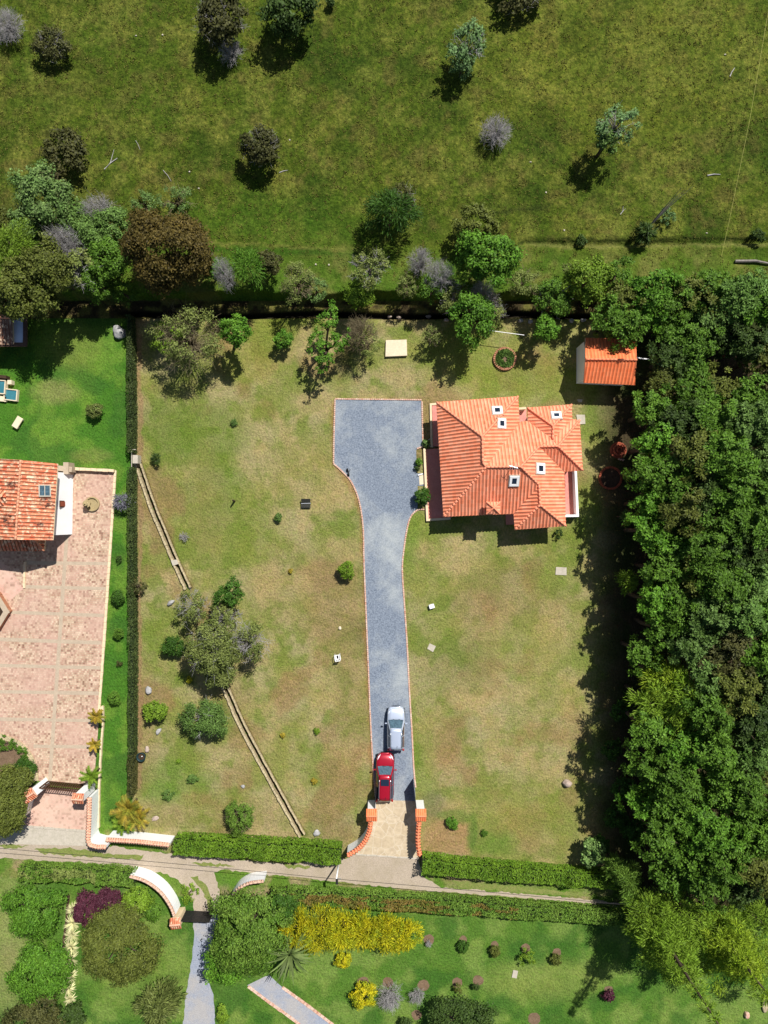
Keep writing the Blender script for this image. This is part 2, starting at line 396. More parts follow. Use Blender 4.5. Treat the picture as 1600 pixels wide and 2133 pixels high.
jx = ipx+14*(fbm(gpx/25, gpy/25, 3)-.5); jy = ipy+14*(fbm(gpx/25+50, gpy/25+9, 3)-.5)
nA = fbm(gpx/160, gpy/160, 4); nB = fbm(gpx/45+7, gpy/45+3, 4); nC = fbm(gpx/18+70, gpy/18+30, 3)
KG = .8
def c3(r, g, b, k=1.0): return np.array(lin(r, g, b, k*KG))
def mixm(a, b, m): return a*(1-m[..., None])+b*m[..., None]
colr = np.empty(GX.shape+(3,)); tuft = np.zeros(GX.shape)
# pasture
pas = mixm(c3(86, 98, 32), c3(118, 118, 54), sst(.4, .62, nB*.6+nC*.4)); pas = mixm(pas, c3(68, 84, 26), sst(.5, .68, nA*.5+fbm(gpx/60+20, gpy/60)*.5))
pas = mixm(pas, c3(106, 94, 52), sst(.55, .72, fbm(gpx/30+90, gpy/30+40, 4))*.6)
def blob(x, y, rx, ry, amt=1.0, soft=.45):
    d = np.hypot((jx-x)/rx, (jy-y)/ry)+.5*(nB-.5)
    return amt*sst(1+soft, 1-soft, d)
pas = mixm(pas, c3(124, 124, 50), blob(1300, 130, 330, 160, .35)); pas = mixm(pas, c3(76, 104, 30), blob(560, 470, 260, 60, .5)); pas = mixm(pas, c3(76, 94, 30), blob(200, 180, 200, 130, .3))
# cattle tracks and the two small furrows
trk = dseg(jx, jy, [(1060, 260), (1210, 375), (1290, 450)]); pas = mixm(pas, c3(66, 80, 26), .6*sst(14, 4, trk))
trk = dseg(jx, jy, [(650, 120), (740, 200)]); pas = mixm(pas, c3(66, 78, 30), .5*sst(16, 4, trk))
trk = dseg(jx, jy, [(1000, 445), (1060, 440), (1140, 428)]); pas = mixm(pas, c3(60, 66, 30), .7*sst(6, 2, trk))
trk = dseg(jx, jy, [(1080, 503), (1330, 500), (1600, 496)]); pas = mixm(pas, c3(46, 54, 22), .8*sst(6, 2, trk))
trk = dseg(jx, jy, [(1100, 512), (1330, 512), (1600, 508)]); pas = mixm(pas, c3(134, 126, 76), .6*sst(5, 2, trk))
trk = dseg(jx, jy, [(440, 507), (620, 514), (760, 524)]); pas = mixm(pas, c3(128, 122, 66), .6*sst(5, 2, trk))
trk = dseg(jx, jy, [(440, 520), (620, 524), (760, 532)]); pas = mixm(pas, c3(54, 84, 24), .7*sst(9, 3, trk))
pas = mixm(pas, c3(86, 118, 40), sst(500, 570, jy)*.55); pas = mixm(pas, c3(126, 118, 70), sst(.52, .66, nB)*sst(500, 560, jy)*.6)
# gully: bank of bare soil with grass on the ledge
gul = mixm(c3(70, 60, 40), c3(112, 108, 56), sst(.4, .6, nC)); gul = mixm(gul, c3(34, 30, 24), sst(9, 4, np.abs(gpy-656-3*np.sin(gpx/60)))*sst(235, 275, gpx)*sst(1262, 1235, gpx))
# main lawn
la = mixm(c3(162, 152, 108), c3(134, 138, 74), sst(.36, .62, nB*.6+nA*.4))
la = mixm(la, c3(112, 128, 54), sst(.47, .66, fbm(gpx/30+11, gpy/30+77, 4))*.75)
la = mixm(la, c3(176, 156, 112), sst(.52, .68, fbm(gpx/60+31, gpy/60+17, 4))*.6)
la = mixm(la, c3(146, 122, 84), sst(.57, .72, fbm(gpx/85+3, gpy/85+57, 4))*.7)
for x, y, rx, ry, c, a in [
    (350, 900, 60, 60, (100, 122, 46), .7), (430, 905, 80, 60, (104, 126, 46), .7), (450, 1020, 60, 70, (104, 128, 46), .7), (520, 1120, 60, 60, (120, 132, 58), .6),
    (330, 1330, 70, 60, (112, 132, 52), .5), (360, 1620, 70, 40, (104, 132, 52), .7), (330, 1660, 40, 30, (100, 134, 50), .6), (560, 700, 60, 50, (120, 132, 48), .6), (520, 760, 60, 40, (128, 136, 50), .5),
    (640, 1220, 120, 90, (156, 138, 96), .6), (650, 980, 110, 70, (164, 148, 98), .5), (700, 1260, 60, 90, (148, 122, 86), .75), (735, 1480, 40, 130, (150, 124, 86), .6), (705, 1340, 60, 60, (142, 124, 82), .6), (480, 1450, 50, 40, (134, 116, 78), .6),
    (430, 1060, 40, 100, (150, 128, 88), .45), (300, 1500, 30, 120, (150, 128, 92), .6), (340, 1700, 60, 30, (164, 142, 104), .6), (520, 1700, 60, 30, (166, 146, 108), .5), (590, 1700, 40, 50, (168, 148, 112), .4), (690, 1720, 50, 30, (124, 118, 80), .6), (560, 1560, 80, 60, (150, 142, 86), .4),
    (960, 740, 90, 50, (122, 138, 54), .6), (1100, 790, 140, 40, (126, 138, 56), .6), (1180, 700, 50, 60, (126, 138, 58), .5), (1240, 900, 30, 60, (118, 138, 58), .7), (1225, 1060, 30, 60, (110, 136, 52), .7), (790, 740, 70, 30, (132, 138, 64), .5), (850, 1120, 26, 60, (104, 136, 46), .7), (870, 1100, 60, 30, (116, 136, 54), .6),
    (1060, 1230, 110, 60, (136, 118, 80), .7), (1010, 1280, 60, 60, (150, 128, 88), .6), (960, 1160, 60, 40, (176, 158, 110), .5), (1140, 1290, 90, 70, (146, 138, 78), .5), (1160, 1200, 60, 40, (118, 134, 58), .6), (1080, 1350, 90, 40, (138, 140, 74), .5), (960, 1390, 80, 50, (112, 116, 64), .45), (1160, 1420, 70, 60, (150, 148, 84), .5), (880, 1600, 26, 90, (112, 136, 52), .6), (930, 1560, 50, 60, (154, 130, 90), .5), (1080, 1690, 120, 70, (136, 138, 68), .6), (1140, 1500, 60, 120, (160, 146, 92), .4), (900, 1500, 40, 60, (140, 138, 72), .5),
    (930, 1740, 55, 48, (168, 132, 98), .85), (900, 1680, 26, 26, (112, 112, 78), .7), (950, 1700, 36, 12, (96, 126, 54), .8), (985, 1735, 12, 40, (84, 122, 46), .8), (1040, 1760, 40, 25, (94, 128, 46), .7), (1130, 1765, 80, 22, (158, 142, 96), .5),
    (760, 1330, 14, 40, (104, 92, 66), .5), (745, 1310, 14, 26, (110, 96, 70), .45), (470, 1690, 80, 40, (128, 128, 60), .4)]:
    la = mixm(la, c3(*c), blob(x, y, rx, ry, a*(.55 if c[0] > c[1] and c[0] < 162 else .9)))
rust = dseg(jx, jy, [(696, 840), (696, 966), (712, 982), (745, 1035), (757, 1100), (762, 1260), (775, 1560), (782, 1660)]); la = mixm(la, c3(150, 112, 72), .6*sst(9, 2, rust))
hl = dseg(jx, jy, [(289, 700), (292, 1000), (290, 1640)]); la = mixm(la, c3(150, 122, 92), .7*sst(8, 3, hl))
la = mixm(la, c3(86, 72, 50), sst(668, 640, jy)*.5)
# side lawn and garden lawn
si = mixm(c3(56, 112, 30), c3(78, 128, 40), sst(.4, .62, nB)); si = mixm(si, c3(46, 96, 30), sst(.5, .66, fbm(gpx/50+44, gpy/50+2, 4))*.7); si = mixm(si, c3(120, 140, 76), blob(115, 815, 45, 25, .55)); si = mixm(si, c3(104, 134, 56), blob(150, 720, 60, 50, .5)); si = mixm(si, c3(110, 132, 66), blob(190, 950, 40, 14, .4))
ga = mixm(c3(78, 122, 42), c3(104, 140, 60), sst(.4, .62, nB)); ga = mixm(ga, c3(56, 104, 34), sst(.5, .68, fbm(gpx/55+14, gpy/55+82, 4))*.8); ga = mixm(ga, c3(124, 148, 70), blob(1130, 2040, 120, 40, .5)); ga = mixm(ga, c3(132, 150, 84), blob(20, 1960, 40, 140, .7)); ga = mixm(ga, c3(126, 132, 84), blob(20, 1990, 16, 30, .4))
ga = mixm(ga, c3(110, 142, 60), blob(300, 2050, 80, 60, .5))
ve = mixm(c3(128, 132, 72), c3(156, 144, 104), sst(.42, .6, nC)); ve = mixm(ve, c3(96, 128, 46), sst(.48, .62, nB))
ve = mixm(ve, c3(90, 130, 42), blob(500, 1830, 60, 22, .9)); ve = mixm(ve, c3(104, 138, 48), blob(250, 1797, 160, 10, .9)); ve = mixm(ve, c3(92, 128, 42), blob(360, 1835, 50, 26, .8)); ve = mixm(ve, c3(96, 134, 44), blob(1080, 1850, 200, 14, .6))
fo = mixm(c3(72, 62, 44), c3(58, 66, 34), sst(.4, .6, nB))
# who is who
def region(x, y):
    r = np.zeros(np.shape(x), int)                         # 0 verge ground
    r[y < 627] = 1
    r[(y >= 627) & (y < 664)] = 2
    low = 1738+np.clip((x-360)/360, 0, 1)*35+np.clip((x-880)/400, 0, 1)*45
    r[(y >= 664) & (x >= 276) & (x < 1300) & (y < low)] = 3
    r[(y >= 664) & (x < 276) & (y < 1722)] = 4
    r[(y >= 1868+np.clip((x-500)/700, 0, 1)*36)] = 5
    r[(y >= 1830) & (x < 330)] = 5
    r[(y >= 664) & (x >= 1300) & (y < 1868)] = 6
    return r
rg = region(gpx, gpy)
TINT = [(1, 1, 1), (.88, .98, .80), (1, 1, 1), (1.0, 1.0, .96), (1.75, 1.16, 1.5), (1.25, 1.0, 1.15), (1, 1, 1)]
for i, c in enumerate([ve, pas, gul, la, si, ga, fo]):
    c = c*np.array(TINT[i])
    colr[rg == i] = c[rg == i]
tuft[rg == 1] = sst(560, 440, ipy[rg == 1])*.75+.25; tuft[rg == 3] = .12
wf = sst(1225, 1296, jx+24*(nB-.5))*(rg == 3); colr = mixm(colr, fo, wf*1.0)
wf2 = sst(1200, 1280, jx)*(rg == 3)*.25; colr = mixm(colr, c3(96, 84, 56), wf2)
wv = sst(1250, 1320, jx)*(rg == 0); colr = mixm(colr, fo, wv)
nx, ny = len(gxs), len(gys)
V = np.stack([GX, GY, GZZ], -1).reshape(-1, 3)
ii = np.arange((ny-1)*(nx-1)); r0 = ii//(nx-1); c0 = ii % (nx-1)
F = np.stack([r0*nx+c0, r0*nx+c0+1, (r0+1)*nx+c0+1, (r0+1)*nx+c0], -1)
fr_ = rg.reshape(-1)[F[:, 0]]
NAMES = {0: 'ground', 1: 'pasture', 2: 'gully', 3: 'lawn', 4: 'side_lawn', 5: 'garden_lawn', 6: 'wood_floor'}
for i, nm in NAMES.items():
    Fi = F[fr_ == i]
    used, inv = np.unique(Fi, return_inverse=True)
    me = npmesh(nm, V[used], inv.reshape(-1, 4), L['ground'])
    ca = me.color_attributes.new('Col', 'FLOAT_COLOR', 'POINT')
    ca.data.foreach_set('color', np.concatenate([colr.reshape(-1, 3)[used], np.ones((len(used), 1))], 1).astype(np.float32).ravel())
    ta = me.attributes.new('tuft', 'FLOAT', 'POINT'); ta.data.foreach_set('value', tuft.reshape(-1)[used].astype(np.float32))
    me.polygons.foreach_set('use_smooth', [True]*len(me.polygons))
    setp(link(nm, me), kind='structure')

# ------------------------------------------------------------------ flat sheets laid on the ground
def smooth(pts, n=6, closed=False):
    """Catmull-Rom through pixel points"""
    out = []; m = len(pts)
    for i in range(m-1 if not closed else m):
        p0, p1, p2, p3 = (pts[(i-1) % m] if closed or i > 0 else pts[0]), pts[i], pts[(i+1) % m], (pts[(i+2) % m] if closed or i+2 < m else pts[-1])
        for k in range(n):
            t = k/n
            out.append(tuple(.5*(2*p1[j]+(p2[j]-p0[j])*t+(2*p0[j]-5*p1[j]+4*p2[j]-p3[j])*t*t+(3*p1[j]-p0[j]-3*p2[j]+p3[j])*t**3) for j in range(2)))
    if not closed: out.append(pts[-1])
    return out
def rough(pts, amp=2, step=6, seed=1):
    out = []; r = random.Random(seed)
    for (ax, ay), (bx, by) in zip(pts, pts[1:]+pts[:1]):
        n = max(1, int(math.hypot(bx-ax, by-ay)/step))
        for k in range(n):
            t = k/n; out.append((ax+(bx-ax)*t+r.uniform(-amp, amp), ay+(by-ay)*t+r.uniform(-amp, amp)))
    return out
def sheet(name, pts, m, z=.02, kind='structure', th=.0):
    mb = MB(); ws = [P(x, y, 0) for x, y in pts]
    if th: mb.prism([(p.x, p.y) for p in ws], z-th, z)
    else:
        from mathutils.geometry import tessellate_polygon
        tri = tessellate_polygon([[Vector((p.x, p.y, 0)) for p in ws]])
        fs = []
        for t in tri:
            a, b, c = (ws[i] for i in t)
            fs.append(t if (b.x-a.x)*(c.y-a.y)-(b.y-a.y)*(c.x-a.x) > 0 else t[::-1])
        mb.add([(p.x, p.y, z) for p in ws], fs)
    o = build(name, mb, m); setp(o, kind=kind); return o
DR_L = [(698, 832), (696, 900), (695, 966), (712, 981), (730, 1001), (744, 1030), (752, 1062), (757, 1105), (758, 1160), (762, 1260), (767, 1380), (771, 1480), (775, 1560), (779, 1620), (783, 1668)]
DR_R = [(878, 834), (880, 930), (867, 937), (868, 986), (884, 986), (884, 1012), (870, 1012), (870, 1058), (862, 1068), (854, 1080), (848, 1102), (842, 1140), (838, 1185), (842, 1250), (848, 1340), (853, 1440), (858, 1520), (862, 1600), (866, 1668)]
sheet('driveway', DR_L[:3]+smooth(DR_L[2:], 4)+DR_R[::-1], L['gravel'], .03)
sheet('forecourt', [(783, 1666), (866, 1668), (868, 1700), (872, 1787), (741, 1778), (760, 1744), (772, 1715), (780, 1690)], L['flag'], .036)
RT = [(-60, 1722), (60, 1728), (190, 1745), (230, 1762), (362, 1780), (480, 1790), (600, 1800), (720, 1788), (741, 1778), (872, 1787), (880, 1825), (920, 1848), (1080, 1861), (1215, 1872), (1330, 1884)]
RB = [(1330, 1894), (1200, 1880), (1060, 1868), (900, 1856), (790, 1846), (640, 1830), (520, 1818), (470, 1812), (444, 1818), (452, 1840), (460, 1870), (464, 1902), (430, 1908), (404, 1906), (402, 1880), (393, 1858), (376, 1838), (350, 1822), (310, 1811), (260, 1805), (160, 1797), (60, 1790), (-60, 1784)]
sheet('dirt_road', rough(RT+RB, 2.2, 7, 3), L['dirt'], .02)
for i, pts in enumerate([[(70, 1768), (140, 1765), (230, 1778), (300, 1782), (290, 1790), (180, 1785), (90, 1778)], [(400, 1796), (470, 1800), (490, 1806), (420, 1803)], [(590, 1800), (640, 1802), (650, 1809), (600, 1808)], [(398, 1826), (412, 1826), (430, 1846), (442, 1872), (446, 1898), (436, 1898), (430, 1876), (418, 1850)], [(940, 1834), (1080, 1846), (1230, 1862), (1230, 1869), (1080, 1858), (960, 1850)], [(-10, 1757), (60, 1762), (40, 1766), (-10, 1764)]]):
    ws = rough(pts, 2.5, 6, i)
    o = sheet('verge_grass', ws, L['vergegrass'] if 'vergegrass' in L else L.setdefault('vergegrass', mat('verge_grass', lin(112, 132, 60), .95, lin(140, 140, 84), 3, (8, .35), .6, 8, spec=.05)), .026)
sheet('garden_drive', rough(smooth([(402, 1900), (403, 1930), (404, 1960), (398, 2010), (388, 2070), (380, 2150)], 3)+smooth([(448, 2150), (446, 2080), (436, 2040), (442, 1960), (450, 1925), (460, 1898)], 3), 1.2, 6, 5), L['gravel_pale'], .02)
sheet('garden_path', [(515, 2052), (560, 2030), (590, 2058), (640, 2094), (700, 2140), (730, 2165), (660, 2165), (610, 2122), (560, 2086)], L['gravel_pale'], .02)
# brick patio of the neighbour, its stone bands and kerb
PAT = [(-40, 975), (118, 972), (160, 978), (241, 980), (222, 1270), (213, 1400), (206, 1500), (202, 1560), (196, 1630), (180, 1636), (120, 1628), (80, 1626), (76, 1600), (66, 1572), (40, 1545), (0, 1532), (-40, 1528)]
sheet('patio', PAT, L['paving'], .03)
mbb = MB()
def strip(a, b, wd, z, mb):
    A = P(*a); B = P(*b); d = (B-A).normalized(); n = Vector((-d.y, d.x, 0))*wd/2
    mb.add([(*(A+n).xy, z), (*(A-n).xy, z), (*(B-n).xy, z), (*(B+n).xy, z)], [(0, 1, 2, 3)])
for x0, y0, x1, y1 in [(-40, 1273, 217, 1282), (-40, 1330, 212, 1339), (-40, 1385, 210, 1391), (-40, 1440, 207, 1444), (-40, 1497, 204, 1501), (70, 1554, 200, 1556), (52, 1172, 228, 1174), (52, 1222, 224, 1226)]: strip((x0, y0), (x1, y1), .34, .0345, mbb)
strip((140, 1110), (104, 1628), .36, .039, mbb)
setp(build('patio_bands', mbb, L['band']), kind='structure')
sheet('gate_drive', [(86, 1640), (178, 1645), (186, 1660), (182, 1728), (20, 1722), (60, 1690), (72, 1660)], L['paving2'], .03)
sheet('concrete_apron', [(-50, 1712), (20, 1720), (184, 1728), (186, 1762), (-50, 1756)], L['conc'], .026)
sheet('brick_walk', [(-40, 1176), (0, 1172), (16, 1178), (47, 1220), (52, 1224), (20, 1252), (0, 1232), (-40, 1190)], L['paving2'], .034)
sheet('oval_bed', smooth([(-50, 1536), (0, 1540), (36, 1552), (58, 1578), (68, 1610), (66, 1640), (30, 1660), (-50, 1670)], 4), L['soil'], .03)
sheet('planting_bed', rough([(140, 1866), (146, 1864), (142, 1920), (132, 1990), (126, 1990), (136, 1920)], 1, 6), L['darksoil'], .012)
def kerb(name, pts, wd, h, m, label=None, cat=None, z0=0, segs=None, group=None):
    """a low kerb of small blocks along a pixel polyline (one thing: the blocks are its pattern)"""
    mb = MB(); r = random.Random(len(pts))
    for (ax, ay), (bx, by) in zip(pts[:-1], pts[1:]):
        A = P(ax, ay); B = P(bx, by); l = (B-A).length; n = max(1, round(l/(segs or .2))); rz = math.atan2(B.y-A.y, B.x-A.x)
        for k in range(n):
            c = A+(B-A)*((k+.5)/n)
            mb.box((c.x, c.y, z0+h/2+r.uniform(-.012, .012)), (l/n*(.76 if segs is None else .97), wd*r.uniform(.9, 1.08), h), rz+r.uniform(-.06, .06), bev=.012)
        if segs is None: m_ = (A+B)/2; mb.box((m_.x, m_.y, z0+h*.27), (l*1.005, wd*.8, h*.54), rz)
    o = build(name, mb, m, base=P(*pts[0]))
    if label: setp(o, label, cat, group)
    else: setp(o, kind='structure')
    return o
kerb('brick_edging', DR_L[:3]+smooth(DR_L[2:], 4)[1:], .14, .11, L['brick'], 'orange brick edging on the lawn side of the grey gravel drive', 'edging', group='brick edgings of the drive')
kerb('brick_edging', [(698, 831), (780, 832), (878, 833)], .14, .11, L['brick'], 'brick edging across the top end of the grey gravel drive', 'edging', group='brick edgings of the drive')
kerb('brick_edging', [(879, 836), (881, 930), (868, 935)], .14, .11, L['brick'], 'brick edging of the drive alongside the west roof shadow', 'edging', group='brick edgings of the drive')
kerb('brick_edging', [(884, 1061)]+smooth([(872, 1061), (862, 1068), (854, 1080), (848, 1102), (842, 1140), (838, 1185), (842, 1250), (848, 1340), (853, 1440), (858, 1520), (862, 1600), (866, 1640)], 3), .15, .11, L['brick'], 'pale brick edging on the house side of the drive, curving down to the gate', 'edging', group='brick edgings of the drive')
kerb('stone_kerb', [(241, 980), (222, 1270), (213, 1400), (207, 1480)], .25, .14, L['cream'], 'cream kerb between the brick patio and the green strip', 'kerb', segs=.6)
kerb('stone_kerb', [(158, 977), (241, 981)], .28, .5, L['cream'], 'low cream wall along the top of the brick patio', 'low wall', segs=.6)
kerb('stone_kerb', smooth([(-40, 1528), (0, 1533), (36, 1546), (62, 1572), (74, 1604), (76, 1626)], 3), .5, .16, L['stone'], 'curved tan kerb round the oval bed beside the patio', 'kerb', segs=.5)
kerb('stone_kerb', [(53, 1170), (51, 1225)], .2, .15, L['cream'], 'short pale kerb at the west edge of the patio below the old house', 'kerb', segs=.5)
kerb('brick_edging', smooth([(517, 2054), (562, 2088), (612, 2124), (662, 2166)], 3), .28, .08, L['brick'], 'brick edging on the left side of the garden path', 'edging', segs=.4)
kerb('brick_edging', smooth([(588, 2056), (640, 2093), (700, 2139), (730, 2163)], 3), .28, .08, L['brick'], 'brick edging on the right side of the garden path', 'edging', segs=.4)
kerb('stone_kerb', [(741, 1779), (872, 1788)], .16, .07, L['conc'], 'low concrete sill across the foot of the flagstone forecourt', 'kerb', z0=.0, segs=1.0)
kerb('stone_kerb', [(-50, 1716), (70, 1722), (182, 1731)], .22, .09, L['conc'], 'concrete sill across the foot of the pink brick gate drive', 'kerb', z0=.0, segs=1.0)
kerb('stone_kerb', [(207, 1480), (216, 1470), (216, 1510), (212, 1560), (208, 1640), (207, 1722)], .18, .3, L['cream'], 'thin cream wall between the palms and the green strip', 'low wall', segs=.6)
# soil rings under the young plants of the lower garden
for x, y, r in [(893, 1957, 11), (965, 1957, 8), (1030, 1968, 8), (1095, 1975, 10), (808, 2046, 11), (882, 2052, 12), (953, 2047, 11), (996, 2042, 11), (868, 2114, 11), (940, 2110, 12), (1113, 2122, 13), (757, 2046, 12), (1160, 1984, 9), (1268, 2062, 9)]:
    sheet('soil_patch', rough([(x+r*math.cos(t*PI/8), y+r*math.sin(t*PI/8)) for t in range(16)], 1.0, 9, int(x)), L['soil'], .012)
# grass tufts on the pasture: nobody could count them
def blades(cs, nper, hgt, wid, spread, seed):
    r = np.random.default_rng(seed); n = len(cs)*nper
    c = np.repeat(cs, nper, 0)+np.concatenate([r.normal(0, spread, (n, 2)), np.zeros((n, 1))], 1)
    a = r.uniform(0, 2*PI, n); lean = r.uniform(.2, 1.0, n)*hgt; h = hgt*r.uniform(.5, 1.2, n)
    side = np.stack([-np.sin(a), np.cos(a), 0*a], 1)*wid*r.uniform(.6, 1.3, n)[:, None]
    tip = c+np.stack([np.cos(a)*lean, np.sin(a)*lean, h], 1)
    mid = (c+tip)/2+np.array([0, 0, .25*hgt])
    V = np.stack([c-side*.3, mid-side, tip, mid+side], 1).reshape(-1, 3); return V, np.arange(n*4).reshape(-1, 4)
r = np.random.default_rng(5); q = []
xs = r.uniform(-150, 1750, 20000); ys = r.uniform(-150, 600, 20000)
keep = (vn(xs/40, ys/40)*.5+vn(xs/9+40, ys/9)*.5) > .42
xs, ys = xs[keep][:8000], ys[keep][:8000]
wz = terr(xs, ys); cs = np.stack([(xs-800)*S, (1066.5-ys)*S, wz], 1)
Vb, Fb = blades(cs, 7, .09, .06, .11, 9)
setp(link('grass_tufts', npmesh('grass_tufts', Vb, Fb, L['grassblade'])), kind='stuff', label='rough grass tufts scattered over the pasture', cat='grass')
# ------------------------------------------------------------------ tiled roofs
def tiled(mb, poly, pitch=.32, amp=.08):
    """barrel tiles over one convex roof plane (world points)"""
    pts = [Vector(p) for p in poly]; n = Vector((0, 0, 0))
    for a, b in zip(pts, pts[1:]+pts[:1]): n += a.cross(b)
    n.normalize()
    if n.z < 0: n = -n
    d = (-Vector((0, 0, 1))+n*n.z).normalized(); u = d.cross(n).normalized()
    o = sum(pts, Vector())/len(pts)
    q = [((p-o).dot(u), (p-o).dot(d)) for p in pts]
    lo, hi = min(a for a, _ in q), max(a for a, _ in q)
    us = sorted(set([round(x, 5) for x in np.arange(math.ceil(lo/pitch*6)*pitch/6, hi, pitch/6)]+[a for a, _ in q]))
    us = [x for i, x in enumerate(us) if i == 0 or x-us[i-1] > .004]
    if mb.uv is None: mb.uv = []
    prev = None
    for x in us:
        xx = min(max(x, lo+1e-4), hi-1e-4); vs = []
        for (a, va), (b, vb) in zip(q, q[1:]+q[:1]):
            if (a-xx)*(b-xx) <= 0 and abs(a-b) > 1e-9: vs.append(va+(vb-va)*(xx-a)/(b-a))
        if len(vs) < 2: continue
        v0, v1 = min(vs), max(vs)
        h = amp*(.5+.5*math.cos(2*PI*xx/pitch))
        i = len(mb.v)
        mb.v += [tuple(o+u*xx+d*v0+n*h), tuple(o+u*xx+d*v1+n*h)]
        uvs = ((xx/pitch+.5, v0/.42), (xx/pitch+.5, v1/.42))
        if prev: mb.f.append((prev[0], prev[0]+1, i+1, i)); mb.m.append(0); mb.uv += [prev[1][0], prev[1][1], uvs[1], uvs[0]]
        prev = (i, uvs)
def slab(mb, poly, t=.1, g=.1):
    """solid underside below a roof plane"""
    a = [(p[0], p[1], p[2]-g) for p in poly]; b = [(p[0], p[1], p[2]-g-t) for p in poly]; n = len(poly)
    mb.add(a+b, [tuple(range(n)), tuple(range(2*n-1, n-1, -1))]+[(i, i+n, (i+1) % n+n, (i+1) % n) for i in range(n)])
def caps(mb, A, B, r=.13, step=.36):
    A = Vector(A); B = Vector(B); l = (B-A).length; n = max(1, round(l/step)); d = (B-A)/n
    for k in range(n):
        p = A+d*k; mb.tube([p, p+d*1.06], [r*1.03, r*.96], 8)
def roof(parent, faces, ridges, z, tmat, cmat, px=P, name='roof', pitch=.32, capr=.105):
    W3 = lambda k: px(*z[k][:2], z[k][2])
    mb = MB(); sb = MB()
    for f in faces:
        pl = [W3(k) for k in f]; tiled(mb, pl, pitch); slab(sb, pl)
    o = build(name, mb, tmat, parent, smooth=True)
    build('roof_slab', sb, L['cream'], o)
    for a, b in ridges:
        cb = MB(); caps(cb, W3(a)+Vector((0, 0, .06)), W3(b)+Vector((0, 0, .06)), capr); build('ridge_cap', cb, cmat, o, smooth=True)
    return o
def wallring(parent, pts, z0, z1, th, m, name='wall'):
    """closed walls: pts are ground pixels (outer face)"""
    ws = [P(x, y) for x, y in pts]; c = sum(ws, Vector())/len(ws); mb = MB()
    n = len(ws)
    mb.add([(p.x, p.y, z0) for p in ws]+[(p.x, p.y, z1) for p in ws], [(i, (i+1) % n, n+(i+1) % n, n+i) for i in range(n)])
    return build(name, mb, m, parent)
def opening(parent, name, a, b, z0, z1, out=.03, door=False):
    """a window or door on the wall running from ground pixel a to b"""
    A, B = P(*a), P(*b); d = (B-A).normalized(); nrm = Vector((d.y, -d.x, 0))
    mb = MB(); fr = .09; c = (A+B)/2; rz = math.atan2(d.y, d.x); l = (B-A).length
    for s in (-1, 1): q = c+d*s*(l/2-fr/2)+nrm*out; mb.box((q.x, q.y, (z0+z1)/2), (fr, .08, z1-z0), rz)
    for zz in (z0+fr/2, z1-fr/2): q = c+nrm*out; mb.box((q.x, q.y, zz), (l-2*fr, .078, fr), rz)
    o = build(name, mb, L['wood'], parent); pb = MB(); q = c+nrm*(out-.01)
    pb.box((q.x, q.y, (z0+z1)/2), (l-2*fr, .03, z1-z0-2*fr), rz); build('panel' if door else 'pane', pb, L['wood'] if door else L['glass'], o)
    return o
# ------------------------------------------------------------------ the main house
z0 = 2.8; zc = z0+2.7; zn = z0+1.5; zu = z0+1.2; m1 = z0
R = dict(A=(909.5, 838, z0), B=(1079, 825.8, z0), C=(1004.7, 909.5, zc), D=(1005.8, 963, zc), E=(1012.4, 973, zc+.02), F=(1084.5, 971.9, zc+.02), Gc=(923.8, 1075.8, z0), H=(1070.3, 1070.3, z0),
         I=(1072.5, 1103, z0), J=(1178.6, 1095.5, z0), K=(1125, 1051.7, zn), Lp=(1122.8, 1010, zn), M=(1175.3, 982.8, z0), Nn=(1122.8, 930.3, zn), O=(1162.2, 929.2, zn),
         Pp=(1213.6, 979.5, z0), Q=(1207, 875.6, z0), Rr=(1191.7, 873.4, z0), Ss=(1190.6, 842.8, z0), T=(1098.8, 849.4, z0), U=(1152.4, 887.7, zu), Vv=(1151.3, 915, zu), Wv=(1099.9, 876.7, z0), X=(1081.3, 880, z0))
ho = P(1050, 965, 0)
house = thing('house', 'white house with bright orange hipped tile roof and five skylights, right of the gravel drive', 'house', ho)
roof(house, [('A', 'C', 'D', 'E', 'Gc'), ('A', 'B', 'C'), ('B', 'X', 'E', 'D', 'C'), ('X', 'F', 'E'), ('X', 'Wv', 'Vv', 'Nn', 'F'), ('Vv', 'O', 'Nn'), ('E', 'F', 'Lp', 'H', 'Gc'), ('F', 'Nn', 'M', 'J', 'K', 'Lp'),
             ('Lp', 'K', 'I', 'H'), ('K', 'J', 'I'), ('Nn', 'O', 'Pp', 'M'), ('O', 'Q', 'Pp'), ('Vv', 'Rr', 'Q', 'O'), ('T', 'Ss', 'U'), ('T', 'U', 'Vv', 'Wv'), ('Ss', 'Rr', 'Vv', 'U')],
     [('A', 'C'), ('B', 'C'), ('C', 'D'), ('D', 'E'), ('E', 'F'), ('E', 'Gc'), ('F', 'Nn'), ('Nn', 'O'), ('F', 'Lp'), ('Lp', 'K'), ('K', 'I'), ('K', 'J'), ('O', 'Pp'), ('O', 'Q'), ('T', 'U'), ('Ss', 'U'), ('U', 'Vv')], R, L['tile'], L['cap'])
def gp(x, y, z=z0):  # ground pixel below a roof pixel
    p = P(x, y, z); return (800+p.x/S, 1066.5-p.y/S)
def inset(k, dx, dy): x, y = gp(*R[k][:2], R[k][2]); return (x+dx, y+dy)
wl = [inset('Gc', 34, -12), inset('H', 6, -12), inset('I', 12, -14), inset('J', -10, -12), inset('M', -10, 4), inset('Pp', -10, -10), inset('Q', -10, 8), inset('Ss', -10, 12), inset('T', 10, 12), inset('Wv', 10, 10), inset('X', -10, 10), inset('B', -10, 12), inset('A', 34, 12)]
wallring(house, wl, 0, z0+.05, .2, L['white'])
fb = MB()
g = lambda x, y: P(x, y)
